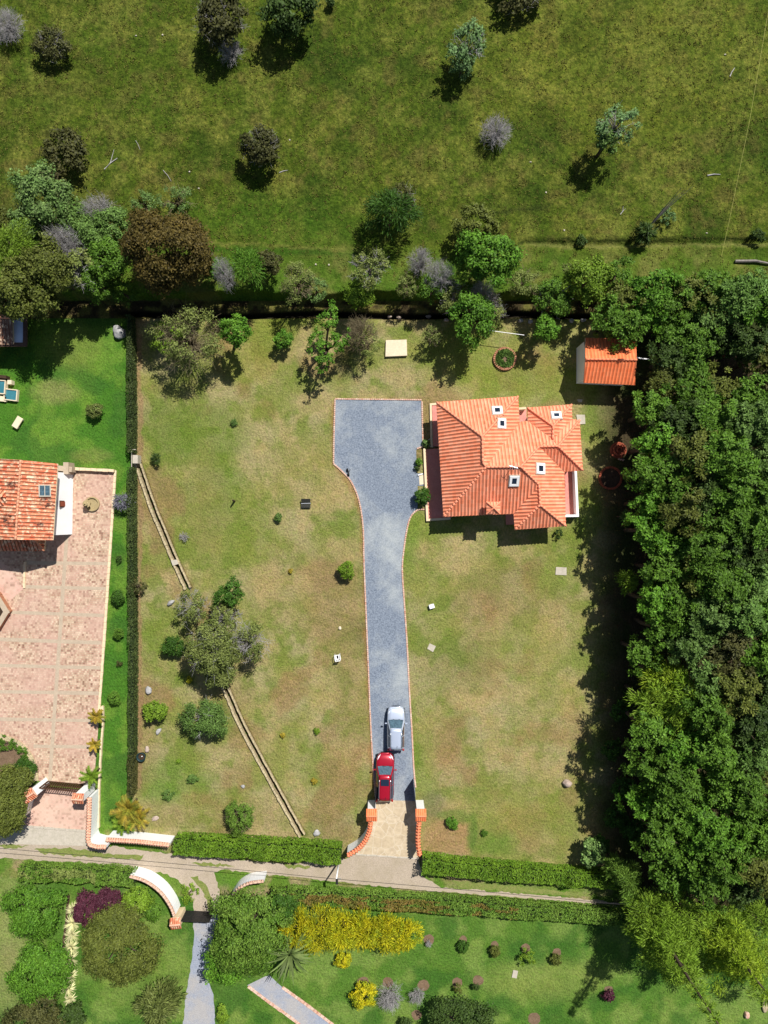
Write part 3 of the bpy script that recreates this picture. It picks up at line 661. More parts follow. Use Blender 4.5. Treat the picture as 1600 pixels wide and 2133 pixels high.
fl = [inset('A', -2, 6), inset('A', 36, 6), inset('Gc', 36, -6), (926, 1080), (893, 1082), (886, 932), (901, 931), (898, 842)]
fb.prism([P(*p).xy for p in [(886, 936), (930, 934), (940, 1078), (892, 1080)]], .0, .18); fb.prism([P(*p).xy for p in [(900, 845), (930, 845), (930, 930), (902, 930)]], 0, .176)
build('porch_floor', fb, L['terrace'], house)
kb = MB()
def wallstrip(mb, pts, wd, h, z=0, mi=0):
    for i_, (a, b) in enumerate(zip(pts[:-1], pts[1:])):
        A, B = P(*a), P(*b); d = B-A; c = (A+B)/2; hh = h-.004*(i_ % 3); mb.box((c.x, c.y, z+hh/2), (d.length+wd*.96-.01*(i_ % 2), wd, hh), math.atan2(d.y, d.x), mi)
wallstrip(kb, [(884, 937), (890, 1083), (936, 1080)], .22, .3); wallstrip(kb, [(899, 930), (897, 843), (907, 842)], .2, .24)
build('porch_kerb', kb, L['cream'], house)
t = MB(); t.prism([P(*p).xy for p in [(1150, 960), (1196, 960), (1199, 1074), (1150, 1074)]], 0, .2); build('terrace_floor', t, L['terrace'], house)
t = MB(); wallstrip(t, [(1191, 945), (1197, 1074), (1140, 1075)], .22, 1.15); build('terrace_parapet', t, L['white'], house)
t = MB(); t.prism([P(*p).xy for p in [(1064, 852), (1096, 852), (1096, 900), (1064, 900)]], 0, .2); build('terrace_floor', t, L['terrace'], house)
t = MB(); wallstrip(t, [(1066, 855), (1090, 853)], .2, 1.0); build('terrace_parapet', t, L['cream'], house)
t = MB(); t.prism([P(*p).xy for p in [(1052, 1050), (1075, 1050), (1075, 1092), (1054, 1093)]], 0, .16); build('step', t, L['terrace'], house)
for i in range(4):
    y = 870+i*50; xx = lambda yy: wl[12][0]+(wl[0][0]-wl[12][0])*(yy-wl[12][1])/(wl[0][1]-wl[12][1])
    opening(house, 'door' if i == 1 else 'window', (xx(y), y), (xx(y+(22 if i == 1 else 30)), y+(22 if i == 1 else 30)), .2 if i == 1 else .9, 2.2, door=i == 1)
for x in (960, 1010): opening(house, 'window', (x, wl[0][1]+(wl[1][1]-wl[0][1])*(x-wl[0][0])/(wl[1][0]-wl[0][0])), (x+32, wl[0][1]+(wl[1][1]-wl[0][1])*(x+32-wl[0][0])/(wl[1][0]-wl[0][0])), .8, 2.2)
opening(house, 'window', (1095, wl[2][1]-(1095-wl[2][0])*.07), (1135, wl[2][1]-(1135-wl[2][0])*.07), .8, 2.2)
def plane_at(keys, x, y):
    pts = [P(*R[k][:2], R[k][2]) for k in keys]; n = Vector((0, 0, 0))
    for a, b in zip(pts, pts[1:]+pts[:1]): n += a.cross(b)
    n.normalize(); n = n if n.z > 0 else -n
    o = sum(pts, Vector())/len(pts); cz = Vector((0, 0, HC)); d = P(x, y, 0)-cz
    tt = (o-cz).dot(n)/d.dot(n); return cz+d*tt, n
def onplane(mb, c, n, a, b, h0, h1, bev=0):
    """box lying on a plane: sizes a (along x), b (up slope)"""
    ux = (Vector((1, 0, 0))-n*n.x).normalized(); uy = n.cross(ux)
    vs = [c+ux*sx*a/2+uy*sy*b/2+n*h for h in (h0, h1) for sx, sy in ((-1, -1), (1, -1), (1, 1), (-1, 1))]
    mb.add(vs, [(3, 2, 1, 0), (4, 5, 6, 7), (0, 1, 5, 4), (1, 2, 6, 5), (2, 3, 7, 6), (3, 0, 4, 7)])
    return ux, uy
for x, y, f, a, b in [(1036, 856, 'ABC', .9, .95), (1044, 882, 'BCD', .98, .9), (1159, 866, ('T', 'Ss', 'U'), .9, .8), (1071, 1001, ('E', 'F', 'H', 'Gc'), .85, 1.05), (1125, 976, ('F', 'Nn', 'M', 'J'), .98, .95)]:
    c, n = plane_at(f, x, y); mb = MB()
    ux = (Vector((1, 0, 0))-n*n.x).normalized(); uy = n.cross(ux); fw = .21
    for s in (-1, 1):
        onplane(mb, c+ux*s*(a/2-fw/2), n, fw, b, -.03, .16); onplane(mb, c+uy*s*(b/2-fw/2), n, a-2*fw, fw, -.03, .158)
    o = build('skylight', mb, L['pvc'], house); pb = MB(); onplane(pb, c, n, a-2*fw, b-2*fw, -.02, .11); build('pane', pb, L['glass'], o)
    lb = MB(); onplane(lb, c, n, a+.16, b+.16, -.04, .085); build('flashing', lb, L['conc'], o)
c, n = plane_at(('E', 'F', 'H', 'Gc'), 1024, 1058)
mb = MB(); mb.box((c.x, c.y, c.z+.35), (.75, .7, 1.3), .02); ch = build('chimney', mb, L['cap'], house)
mb = MB(); q = [(-.62, -.55), (.62, -.55), (.62, .55), (-.62, .55)]; zt = c.z+1.02
apex = (c.x, c.y, zt+.42); cs = [(c.x+a, c.y+b, zt) for a, b in q]
for i in range(4): tiled(mb, [cs[i], cs[(i+1) % 4], apex], .28, .04)
cc = build('chimney_cap', mb, L['tile'], ch); mb = MB()
for i in range(4): caps(mb, (cs[i][0], cs[i][1], zt+.05), (apex[0], apex[1], apex[2]+.05), .08, .3)
mb.prism([(a, b) for a, b, _ in cs], zt-.1, zt-.01); build('ridge_cap', mb, L['cap'], cc)
c, n = plane_at(('E', 'F', 'H', 'Gc'), 1066, 974); mb = MB(); mb.tube([c, c+Vector((0, 0, 1.0))], .025); mb.tube([c+Vector((-.35, .1, .95)), c+Vector((.35, -.1, .95))], .018)
for k in (-.3, -.1, .1, .3): mb.tube([c+Vector((k, -.25, .95)), c+Vector((k, .25, .95))], .012)
build('antenna', mb, L['alu'], house)
# ------------------------------------------------------------------ the small shed
sh = thing('shed', 'small white shed with bright orange gabled tile roof at the edge of the wood', 'shed', P(1265, 760))
zs = 2.6; zr = zs+1.15
RS = dict(a=(1219.5, 703.7, zs), b=(1219.5, 748.4, zr), c=(1216, 797, zs), d=(1325, 707, zs), e=(1326, 749.8, zr), f=(1322.7, 802, zs))
roof(sh, [('a', 'd', 'e', 'b'), ('b', 'e', 'f', 'c')], [('b', 'e')], RS, L['tile2'], L['coping'])
gps = lambda k, dx, dy: (gp(*RS[k][:2], RS[k][2])[0]+dx, gp(*RS[k][:2], RS[k][2])[1]+dy)
w4 = [gps('c', 0, -8), gps('f', -8, -8), gps('d', -8, 8), gps('a', -3, 8)]
wallring(sh, w4, 0, zs-.02, .2, L['white'])
for i, j, k in ((0, 3, 'b'), (1, 2, 'e')):
    mb = MB(); A, B = P(*w4[i]), P(*w4[j]); r3 = P(*RS[k][:2], zr-.12); mb.add([(A.x, A.y, zs-.02), (B.x, B.y, zs-.02), ((A.x+B.x)/2, r3.y, zr-.14)], [(0, 1, 2)]); build('gable', mb, L['white'], sh)
opening(sh, 'door', (1240, w4[0][1]), (1256, w4[0][1]+.8), 0, 2.1, door=True); opening(sh, 'window', (1274, w4[0][1]+2), (1296, w4[0][1]+3), .9, 1.9)
mb = MB(); mb.tube([P(1324, 745, 3.0), P(1354, 749, 3.0)], .06, 8); build('pipe', mb, L['pvc'], sh)
# ------------------------------------------------------------------ the old house on the left edge
oh = thing('house', 'old house with weathered red barrel tiles and white end wall at the left edge', 'house', P(60, 1045))
ze = 4.2; zq = 5.7
RO = dict(a=(-110, 950, ze), b=(44, 958, zq), c=(120, 966, ze), d=(110, 1125, ze), e=(33, 1124, zq), f=(-120, 1122, ze), g=(95, 1125, 3.3), h=(92, 1147, 2.7), i=(-60, 1146, 2.7), j=(62, 1121, 3.5), k=(20, 1121, 3.5))
roof(oh, [('a', 'b', 'e', 'f'), ('b', 'c', 'd', 'e')], [('b', 'e')], RO, L['oldtile'], L['capold'], pitch=.33)
RO2 = dict(p=(-60, 1108, 4.0), q=(62, 1110, 4.0), r=(92, 1147, 2.9), s=(-60, 1148, 2.9), t=(94, 1108, 2.9))
roof(oh, [('p', 'q', 'r', 's'), ('q', 't', 'r')], [('q', 'r')], RO2, L['oldtile'], L['capold'], name='porch_roof', pitch=.33)
mb = MB(); ww = [(-48, 986), (153, 986), (151, 1113), (-48, 1113)]
n = 4; ws = [P(*p) for p in ww]; mb.add([(p.x, p.y, 0) for p in ws]+[(p.x-(1.05 if p.x > ws[0].x+1 else 0), p.y, ze-.12) for p in ws], [(i, (i+1) % 4, 4+(i+1) % 4, 4+i) for i in range(4)])  # wall face tilted inward so it catches more sun
build('wall', mb, L['white'], oh)
for y_ in (988, 1111):
    mb = MB(); A, B, r3 = P(-46, y_), P(150, y_), P(38, 1040, zq-.25); mb.add([(A.x, A.y, ze-.12), (B.x-1.05, A.y, ze-.12), (r3.x, A.y, zq-.25)], [(0, 1, 2)]); build('gable', mb, L['white'], oh)
for zz0, zz1, y in ((.9, 2.1, 1044), (2.75, 3.7, 1044)):
    mb = MB(); A = P(152, y); A.x -= 1.05*(zz0+zz1)/2/ze-.02; mb.box((A.x+.02, A.y-.28, (zz0+zz1)/2), (.08, .62, zz1-zz0)); o = build('window', mb, L['wood'], oh); mb = MB(); mb.box((A.x+.05, A.y-.28, (zz0+zz1)/2), (.06, .46, zz1-zz0-.16)); build('pane', mb, L['redbrick'], o)
c = (P(120, 1022, 4.65)); 
def planeO(x, y):
    pts = [P(*RO[k][:2], RO[k][2]) for k in ('b', 'c', 'd', 'e')]; n = (pts[2]-pts[0]).cross(pts[3]-pts[1]).normalized(); n = n if n.z > 0 else -n
    o = sum(pts, Vector())/4; cz = Vector((0, 0, HC)); d = P(x, y)-cz; return cz+d*((o-cz).dot(n)/d.dot(n)), n
c, n = planeO(93, 1022); mb = MB(); ux = (Vector((1, 0, 0))-n*n.x).normalized(); uy = n.cross(ux)
for s in (-1, 1): onplane(mb, c+ux*s*.46, n, .1, 1.1, -.03, .2); onplane(mb, c+uy*s*.5, n, .82, .1, -.03, .198)
onplane(mb, c, n, .06, .9, -.03, .196)
o = build('skylight', mb, L['conc'], oh); pb = MB(); onplane(pb, c, n, .84, .92, -.02, .14); build('pane', pb, L['glass2'], o)
mb = MB(); q = P(4, 1037, 5.6); ap = (q.x-.9, q.y, q.z+.75); tiled(mb, [(q.x-1.2, q.y+.75, q.z), (q.x-1.2, q.y, q.z+.7), (q.x+.4, q.y, q.z+.0), (q.x+.2, q.y+.75, q.z-.1)], .33); tiled(mb, [(q.x-1.2, q.y-.75, q.z), (q.x+.2, q.y-.75, q.z-.1), (q.x+.4, q.y, q.z), (q.x-1.2, q.y, q.z+.7)], .33)
build('dormer_roof', mb, L['oldtile'], oh)
mb = MB(); wallstrip(mb, [(128, 976), (156, 979)], .5, 1.2); wallstrip(mb, [(150, 970), (150, 984)], .5, 1.35); build('side_wall', mb, L['band'], oh)
# ------------------------------------------------------------------ the outbuilding at the top left
ob = thing('outbuilding', 'dark weathered tile outbuilding with a pale skylight panel, half hidden by trees at left edge', 'outbuilding', P(10, 690))
RB_ = dict(a=(-90, 662, 3.2), b=(26, 662, 3.2), c=(28, 718, 2.7), d=(-90, 718, 2.7), e=(-90, 600, 2.7), f=(26, 610, 2.7), g=(46, 664, 2.6), h=(56, 660, 2.3))
roof(ob, [('a', 'b', 'c', 'd'), ('e', 'f', 'b', 'a')], [('a', 'b')], RB_, L['darktile'], L['capold'], pitch=.33)
mb = MB(); A = [P(27, 661, 2.5), P(51, 661, 2.5), P(47, 714, 2.5), P(29, 714, 2.5)]; mb.add(A+[p-Vector((0, 0, .08)) for p in A], [(3, 2, 1, 0), (4, 5, 6, 7), (0, 1, 5, 4), (1, 2, 6, 5), (2, 3, 7, 6), (3, 0, 4, 7)]); build('skylight_panel', mb, mat('sky_tinted_panel', lin(190, 206, 226), .2, lin(206, 218, 232), 1.2, spec=.5), ob)  # panel colour lightened to stand in for reflected sky
mb = MB(); ww = [P(x, y) for x, y in [(-80, 612), (60, 612), (56, 716), (-80, 716)]]; mb.add([(p.x, p.y, 0) for p in ww]+[(p.x, p.y, 2.38) for p in ww], [(i, (i+1) % 4, 4+(i+1) % 4, 4+i) for i in range(4)]); build('wall', mb, L['redbrick'], ob)
mb = MB()
for a, b, zz in (((53, 655), (53, 718), 2.52), ((-60, 718), (56, 718), 2.522)):
    A, B = P(*a, zz), P(*b, zz); d = B-A; k = (A+B)/2; mb.box((k.x, k.y, zz), (d.length, .36, .2), math.atan2(d.y, d.x))
build('parapet', mb, L['darktilecap'] if 'darktilecap' in L else mat('dark_brick_cap', lin(110, 86, 72), .9, lin(84, 66, 58), 5, (8, .3), spec=.1), ob)
# low brick building corner at the left edge of the patio
mb = MB(); pts = [(-40, 1206), (0, 1238), (21, 1274), (-4, 1316), (-40, 1330)]
pb = thing('planter_wall', 'low brick planter wall jutting in from left edge beside the brick patio', 'planter', P(0, 1272))
wallstrip(mb, [(-40, 1206), (1, 1238), (22, 1272), (-6, 1318)], .34, .75); build('wall', mb, L['bedbrick'], pb)
mb = MB(); wallstrip(mb, [(-40, 1206), (1, 1238), (22, 1272), (-6, 1318)], .5, .07, .75); build('coping', mb, L['band'], pb)
mb = MB(); mb.prism([P(*p).xy for p in [(-40, 1216), (-2, 1244), (14, 1272), (-14, 1316), (-40, 1316)]], 0, .55); build('soil', mb, L['darksoil'], pb)
# ------------------------------------------------------------------ walls with tiled copings, gate pillars, gates
def copewall(name, label, pts, h, th, wm, cm, group=None, tile=.24, over=.09):
    t = thing(name, label, 'wall', P(*pts[0]), group)
    ws = [P(*p) for p in pts]; mb = MB(); cb = MB(); n = len(ws)
    nr = []
    for i in range(n):
        d = (ws[min(i+1, n-1)]-ws[max(i-1, 0)]).normalized(); nr.append(Vector((-d.y, d.x, 0)))
    vs = []
    for p, q in zip(ws, nr): vs += [p+q*th/2, p-q*th/2, p-q*th/2+Vector((0, 0, h)), p+q*th/2+Vector((0, 0, h))]
    fs = [(3, 2, 1, 0), tuple(4*(n-1)+k for k in range(4))]
    for i in range(n-1):
        for k in range(4): fs.append((4*i+k, 4*i+(k+1) % 4, 4*i+4+(k+1) % 4, 4*i+4+k))
    mb.add(vs, fs); build('wall', mb, wm, t)
    vs = []; w2 = th/2+over
    for p, q in zip(ws, nr): vs += [p+q*w2+Vector((0, 0, h)), p-q*w2+Vector((0, 0, h)), p+Vector((0, 0, h+.16))]
    fs = [(2, 1, 0), (3*n-3, 3*n-2, 3*n-1)]
    for i in range(n-1):
        for k in range(3): fs.append((3*i+k, 3*i+(k+1) % 3, 3*i+3+(k+1) % 3, 3*i+3+k))
    cb.add(vs, fs)
    for i in range(n-1):
        l = (ws[i+1]-ws[i]).length; m = max(1, round(l/tile))
        for k in range(m):
            f = (k+.5)/m; p = ws[i].lerp(ws[i+1], f); q = nr[i].lerp(nr[i+1], f).normalized()
            top = p+Vector((0, 0, h+.17))
            for s in (-1, 1): cb.tube([top, p+q*s*(w2+.02)+Vector((0, 0, h+.03))], [.075, .095], 6)
        caps(cb, ws[i]+Vector((0, 0, h+.2)), ws[i+1]+Vector((0, 0, h+.2)), .09, .3)
    build('coping', cb, cm, t, smooth=True); return t
def pillar(name, label, px, py, w, d, h, rz, wm, cm, group=None):
    c = P(px, py); t = thing(name, label, 'pillar', c, group); mb = MB(); mb.box((c.x, c.y, h/2), (w, d, h), rz); build('shaft', mb, wm, t)
    mb = MB(); co, si = math.cos(rz), math.sin(rz); f = lambda a, b, z: (c.x+a*co-b*si, c.y+a*si+b*co, z)
    a, b = w/2+.12, d/2+.14; r1, r2 = f(-a, 0, h+.36), f(a, 0, h+.36)
    tiled(mb, [f(-a, -b, h+.06), f(a, -b, h+.06), r2, r1], .2, .04); tiled(mb, [f(-a, b, h+.06), r1, r2, f(a, b, h+.06)], .2, .04)
    cp = build('tile_cap', mb, L['tile2'] if cm is L['coping'] else L['oldtile'], t, smooth=True)
    mb = MB(); mb.add([f(-a+.02, -b+.02, h), f(a-.02, -b+.02, h), f(a-.02, b-.02, h), f(-a+.02, b-.02, h), f(-a+.02, 0, h+.33), f(a-.02, 0, h+.33)], [(3, 2, 1, 0), (0, 1, 5, 4), (2, 3, 4, 5), (0, 4, 3), (1, 2, 5)]); caps(mb, r1, r2, .08, .25); build('cap_base', mb, cm, cp)
    return t
pillar('gate_pillar', 'white pillar with orange tile cap left of the flagstone forecourt', 775, 1676, .75, .9, 2.35, 0, L['white'], L['coping'], 'pillars of the drive gate')
pillar('gate_pillar', 'white pillar with orange tile cap right of the flagstone forecourt', 874, 1676, .75, .9, 2.35, 0, L['white'], L['coping'], 'pillars of the drive gate')
copewall('boundary_wall', 'curved white wall with orange tile coping left of the flagstone forecourt', smooth([(773, 1694), (770, 1714), (761, 1734), (746, 1750), (726, 1762)], 4), 1.9, .2, L['white'], L['coping'], 'walls beside the drive gate')
copewall('boundary_wall', 'short white wall with orange tile coping right of the flagstone forecourt', smooth([(871, 1694), (869, 1715), (869, 1740), (872, 1762)], 4), 1.9, .2, L['white'], L['coping'], 'walls beside the drive gate')
def leaf(name, label, a, b, h, m, bars=0, group=None):
    A, B = P(*a), P(*b); d = B-A; l = d.length; rz = math.atan2(d.y, d.x); c = (A+B)/2; t = thing(name, label, 'gate', A, group)
    mb = MB()
    for k in (0, 1): q = A+d*(.03/l if k == 0 else 1-.03/l); mb.box((q.x, q.y, h/2+.05), (.07, .07, h), rz)
    for zz in (.12, h*.5, h): mb.box((c.x, c.y, zz), (l-.14, .055, .07), rz)
    build('frame', mb, m, t); mb = MB()
    if bars:
        for k in range(bars): q = A+d*((k+.5)/bars); mb.box((q.x, q.y, h/2+.03), (l/bars*.5, .03, h-.12), rz)
        build('bars', mb, m, t)
    else: mb.box((c.x, c.y, h/2+.03), (l-.14, .02, h-.12), rz); build('sheet_panel', mb, m, t)
leaf('gate_leaf', 'black sheet metal gate leaf standing open at right pillar of the flagstone forecourt', (866, 1672), (860, 1622), 2.1, L['black'], 0, 'open leaves of the drive gate')
leaf('gate_leaf', 'black sheet metal gate leaf standing open beside the red car', (781, 1672), (784, 1630), 2.1, L['black'], 0, 'open leaves of the drive gate')
# neighbour's wall and wooden gate
copewall('boundary_wall', 'long white wall with old tile coping running from brick gate drive along the dirt road', [(206, 1642), (205, 1690), (203, 1728), (207, 1738), (222, 1742), (240, 1742)], 2.2, .22, L['white'], L['copingold'], "walls of the neighbour's gate")
copewall('boundary_wall', 'white wall with low dark tile coping between the orange palm and the front hedge', [(236, 1732), (300, 1736), (364, 1743)], 1.7, .22, L['white'], L['copingold'], "walls of the neighbour's gate")
copewall('boundary_wall', 'short pale wall with old tiles leaning away from the wooden gate under the dark tree', [(84, 1634), (72, 1656), (62, 1690)], 1.5, .22, L['white'], L['copingold'], "walls of the neighbour's gate")
pillar('gate_pillar', 'big white pillar with mossy tile cap left of the wooden gate', 92, 1632, 1.0, .8, 2.9, .6, L['white'], L['copingold'], "pillars of the wooden gate")
pillar('gate_pillar', 'white pillar with orange tile cap right of the wooden gate', 190, 1638, .8, .7, 2.9, -.05, L['white'], L['copingold'], "pillars of the wooden gate")
leaf('wooden_gate', 'dark brown slatted wooden gate closing the pink brick gate drive', (100, 1626), (182, 1634), 1.9, L['wood'], 18)
# the garden's gate across the road
copewall('boundary_wall', 'curved white wall with old tile coping beside the black garden gate', smooth([(284, 1806), (316, 1816), (346, 1838), (366, 1866), (374, 1886)], 4), 1.7, .22, L['white'], L['copingpale'], 'walls of the garden gate', over=.0)
copewall('boundary_wall', 'white curved wall end poking out of the dark green tree across the road', smooth([(556, 1816), (526, 1820), (504, 1832), (490, 1850)], 4), 1.7, .22, L['white'], L['copingpale'], 'walls of the garden gate', over=.0)
pillar('gate_pillar', 'cream pillar with orange tile cap left of the black garden gate', 379, 1898, .75, .8, 2.0, .1, L['cream'], L['copingold'])
g3 = P(394, 1890); t = thing('garden_gate', 'black metal garden gate with three panels over the pale gravel drive', 'gate', g3); A, B = P(388, 1896), P(446, 1899); d = B-A; rz = math.atan2(d.y, d.x)
for k in range(3):
    q0 = A+d*(k/3); q1 = A+d*((k+1)/3); c = (q0+q1)/2; l = (q1-q0).length; mb = MB()
    for q in (q0+d.normalized()*.05, q1-d.normalized()*.05): mb.box((q.x, q.y, .95), (.08, .07, 1.8), rz)
    for zz in (.1, 1.0, 1.85): mb.box((c.x, c.y, zz), (l-.18, .06, .07), rz)
    for j in range(7): q = q0+(q1-q0)*((j+1)/8); mb.box((q.x, q.y, .97), (.05, .03, 1.68), rz)
    mb.box((c.x, c.y+.01, .97), (l-.2, .012, 1.66), rz); build('gate_panel', mb, L['black'], t)
# ------------------------------------------------------------------ plants
def leafquads(c, nrm, ln, wd, r, axis=None):
    n = len(c)
    a = r.normal(0, 1, (n, 3)) if axis is None else axis+r.normal(0, .25, (n, 3))
    t = a-nrm*(a*nrm).sum(1, keepdims=True) if axis is None else a
    t /= np.linalg.norm(t, axis=1, keepdims=True)+1e-9
    b = np.cross(nrm, t); b /= np.linalg.norm(b, axis=1, keepdims=True)+1e-9
    l = ln*r.uniform(.6, 1.3, (n, 1)); w_ = wd*r.uniform(.7, 1.3, (n, 1))
    fold = nrm*l*.12
    V = np.stack([c-t*l/2-fold, c+b*w_/2, c+t*l/2-fold, c-b*w_/2], 1).reshape(-1, 3)
    return V, np.arange(n*4).reshape(-1, 4)
def unit(v): return v/(np.linalg.norm(v, axis=1, keepdims=True)+1e-9)
def clumps(r, R, vh, style, irr=.22):
    """clump centres of a crown of radius R and half height vh, centred on 0"""
    rc = {'dense': .27, 'feather': .32, 'sparse': .22, 'rosette': .19}.get(style, .24)*R
    rc = min(max(rc, .15), .8)
    n = int({'dense': 2.2, 'sparse': .75, 'feather': 1.3, 'rosette': 1.6}.get(style, 1.7)*(R/rc)**2*1.5*max(.6, vh/R))+5
    i = np.arange(n)+.5; z = 1-1.35*i/n; ph0 = i*2.399963+r.uniform(0, 6)
    d = np.stack([np.sqrt(np.maximum(0, 1-z*z))*np.cos(ph0), np.sqrt(np.maximum(0, 1-z*z))*np.sin(ph0), z], 1); d = unit(d+r.normal(0, .16 if style != 'sparse' else .3, (n, 3)))
    th = np.arctan2(d[:, 1], d[:, 0]); ph = r.uniform(0, 6.28, 3)
    k = 1+irr*(np.sin(2*th+ph[0])*.5+np.sin(3*th+ph[1])*.5+np.sin(5*th+ph[2])*.4)
    rad = r.uniform(.3 if style == 'rosette' else .35 if style != 'dense' else .6, 1, n)**.45*k*(1-.6*rc/R)
    if style == 'rosette': rad = np.where(r.random(n) < .3, rad*.55, rad)
    c = d*rad[:, None]*np.array([R, R, vh])
    return c, rc*r.uniform(.65, 1.25, n)
def crown(seed, R, vh, style='leaf', leaf=.3, dens=1.0, irr=.22):
    r = np.random.default_rng(seed); c, rc = clumps(r, R, vh, style, irr)
    Vs = []
    area = leaf*leaf*.5*.5
    if style == 'feather': area = leaf*.09
    if style == 'rosette': area = leaf*leaf*.3
    for q, k in zip(c, rc):
        n = int(dens*{'sparse': .9, 'feather': 1.3}.get(style, 1.5)*2*PI*k*k/area/1.5)+6
        d = unit(r.normal(0, 1, (n, 3))+np.array([0, 0, .55])); out = unit((q/np.array([R, R, vh]))[None, :]+d*.9)
        p = q+d*(k*r.uniform(.3, 1.22, (n, 1)))*np.array([1, 1, .8])
        if style == 'rosette':
            n = int(dens*2.2*PI*k*k/area/1.2)+5; ax = r.normal(0, 1, (n, 3)); ax = ax-out[:n]*0 if False else ax
            o1 = unit((q/np.array([R, R, vh*.8]))[None, :]+np.array([0, 0, .7])); ax = unit(ax-o1*(ax*o1).sum(1, keepdims=True)+o1*r.uniform(-.15, .55, (n, 1)))
            p = q+ax*(k*r.uniform(.15, 1.0, (n, 1)))+o1*r.normal(0, .12*k, (n, 1)); nr = unit(o1+r.normal(0, .35, (n, 3))); nr = unit(nr-ax*(nr*ax).sum(1, keepdims=True))
            V, _ = leafquads(p, nr, leaf, leaf*.5, r, ax)
        elif style == 'feather':
            ax = unit(out*np.array([1, 1, .4])+np.array([0, 0, -.25])); nr = unit(np.cross(ax, r.normal(0, 1, (n, 3))))
            nr = np.where(nr[:, 2:] < 0, -nr, nr)
            V, _ = leafquads(p, nr, leaf*2.1, leaf*.34, r, ax)
        else:
            nr = unit(out*.8+np.array([0, 0, .5])+r.normal(0, .55, (n, 3)))
            V, _ = leafquads(p, nr, leaf, leaf*.58, r)
        Vs.append(V)
    V = np.concatenate(Vs); return V, np.arange(len(V)).reshape(-1, 4), c
def sticks(paths, rad):
    """thin tapered three sided twigs from an (n,2,3) array of segments"""
    A = paths[:, 0]; B = paths[:, 1]; n = len(A); d = unit(B-A); a = unit(np.cross(d, np.array([.3, .5, .81]))); b = np.cross(d, a)
    V = []
    for k in range(3):
        t = 2*PI*k/3; o = a*math.cos(t)+b*math.sin(t); V += [A+o*rad[:, :1], B+o*rad[:, 1:]]
    V = np.stack(V, 1).reshape(-1, 3); i = np.arange(n)[:, None]*6
    F = np.concatenate([i+np.array([2*k, (2*k+2) % 6, (2*k+3) % 6, 2*k+1]) for k in range(3)], 0)
    return V, F
def twigs(seed, R, H, n=60, sub=7, r0=.02, up=.55, z0=0.0):
    r = np.random.default_rng(seed); a = r.uniform(0, 2*PI, n); el = r.uniform(.15, 1.0, n)**.8
    rr = R*np.sqrt(r.uniform(.05, 1, n)); tip = np.stack([rr*np.cos(a), rr*np.sin(a), z0+H*(1-.5*(rr/R)**2)*r.uniform(.6, 1.1, n)], 1)
    base = tip*np.array([.08, .08, 0])+np.array([0, 0, z0+.05*H])
    mid = base*.5+tip*.5+np.stack([r.normal(0, .08*R, n), r.normal(0, .08*R, n), .12*H*np.ones(n)], 1)
    seg = [np.stack([base, mid], 1), np.stack([mid, tip], 1)]; rad = [np.tile([r0*1.6, r0*1.1], (n, 1)), np.tile([r0*1.1, r0*.5], (n, 1))]
    for k in range(sub):
        f = r.uniform(.2, 1, (n, 1)); s = mid*(1-f)+tip*f; e = s+r.normal(0, 1, (n, 3))*np.array([.13*R, .13*R, .1*H])+unit(s)*.1*R
        e[:, 2] = np.maximum(e[:, 2], .1); seg.append(np.stack([s, e], 1)); rad.append(np.tile([r0*.75, r0*.35], (n, 1)))
    return sticks(np.concatenate(seg), np.concatenate(rad))
def trunkmb(base, top, r0, limbs, seed, n=7):
    mb = MB(); r = random.Random(seed); b = Vector(base); t = Vector(top); path = [b-Vector((0, 0, .15))]
    for k in range(1, 5):
        f = k/4; path.append(b.lerp(t, f)+Vector((r.uniform(-1, 1), r.uniform(-1, 1), 0))*r0*.8*(1-f))
    mb.tube(path, [r0*1.3, r0, r0*.85, r0*.7, r0*.45], n)
    for l in limbs:
        f = r.uniform(.45, .85); s = b.lerp(t, f); e = Vector(l); m = s.lerp(e, .5)+Vector((0, 0, .1*(e-s).length))
        mb.tube([s, m, e], [r0*.42, r0*.28, r0*.1], 5)
    return mb
used_labels = {}
CR = {}
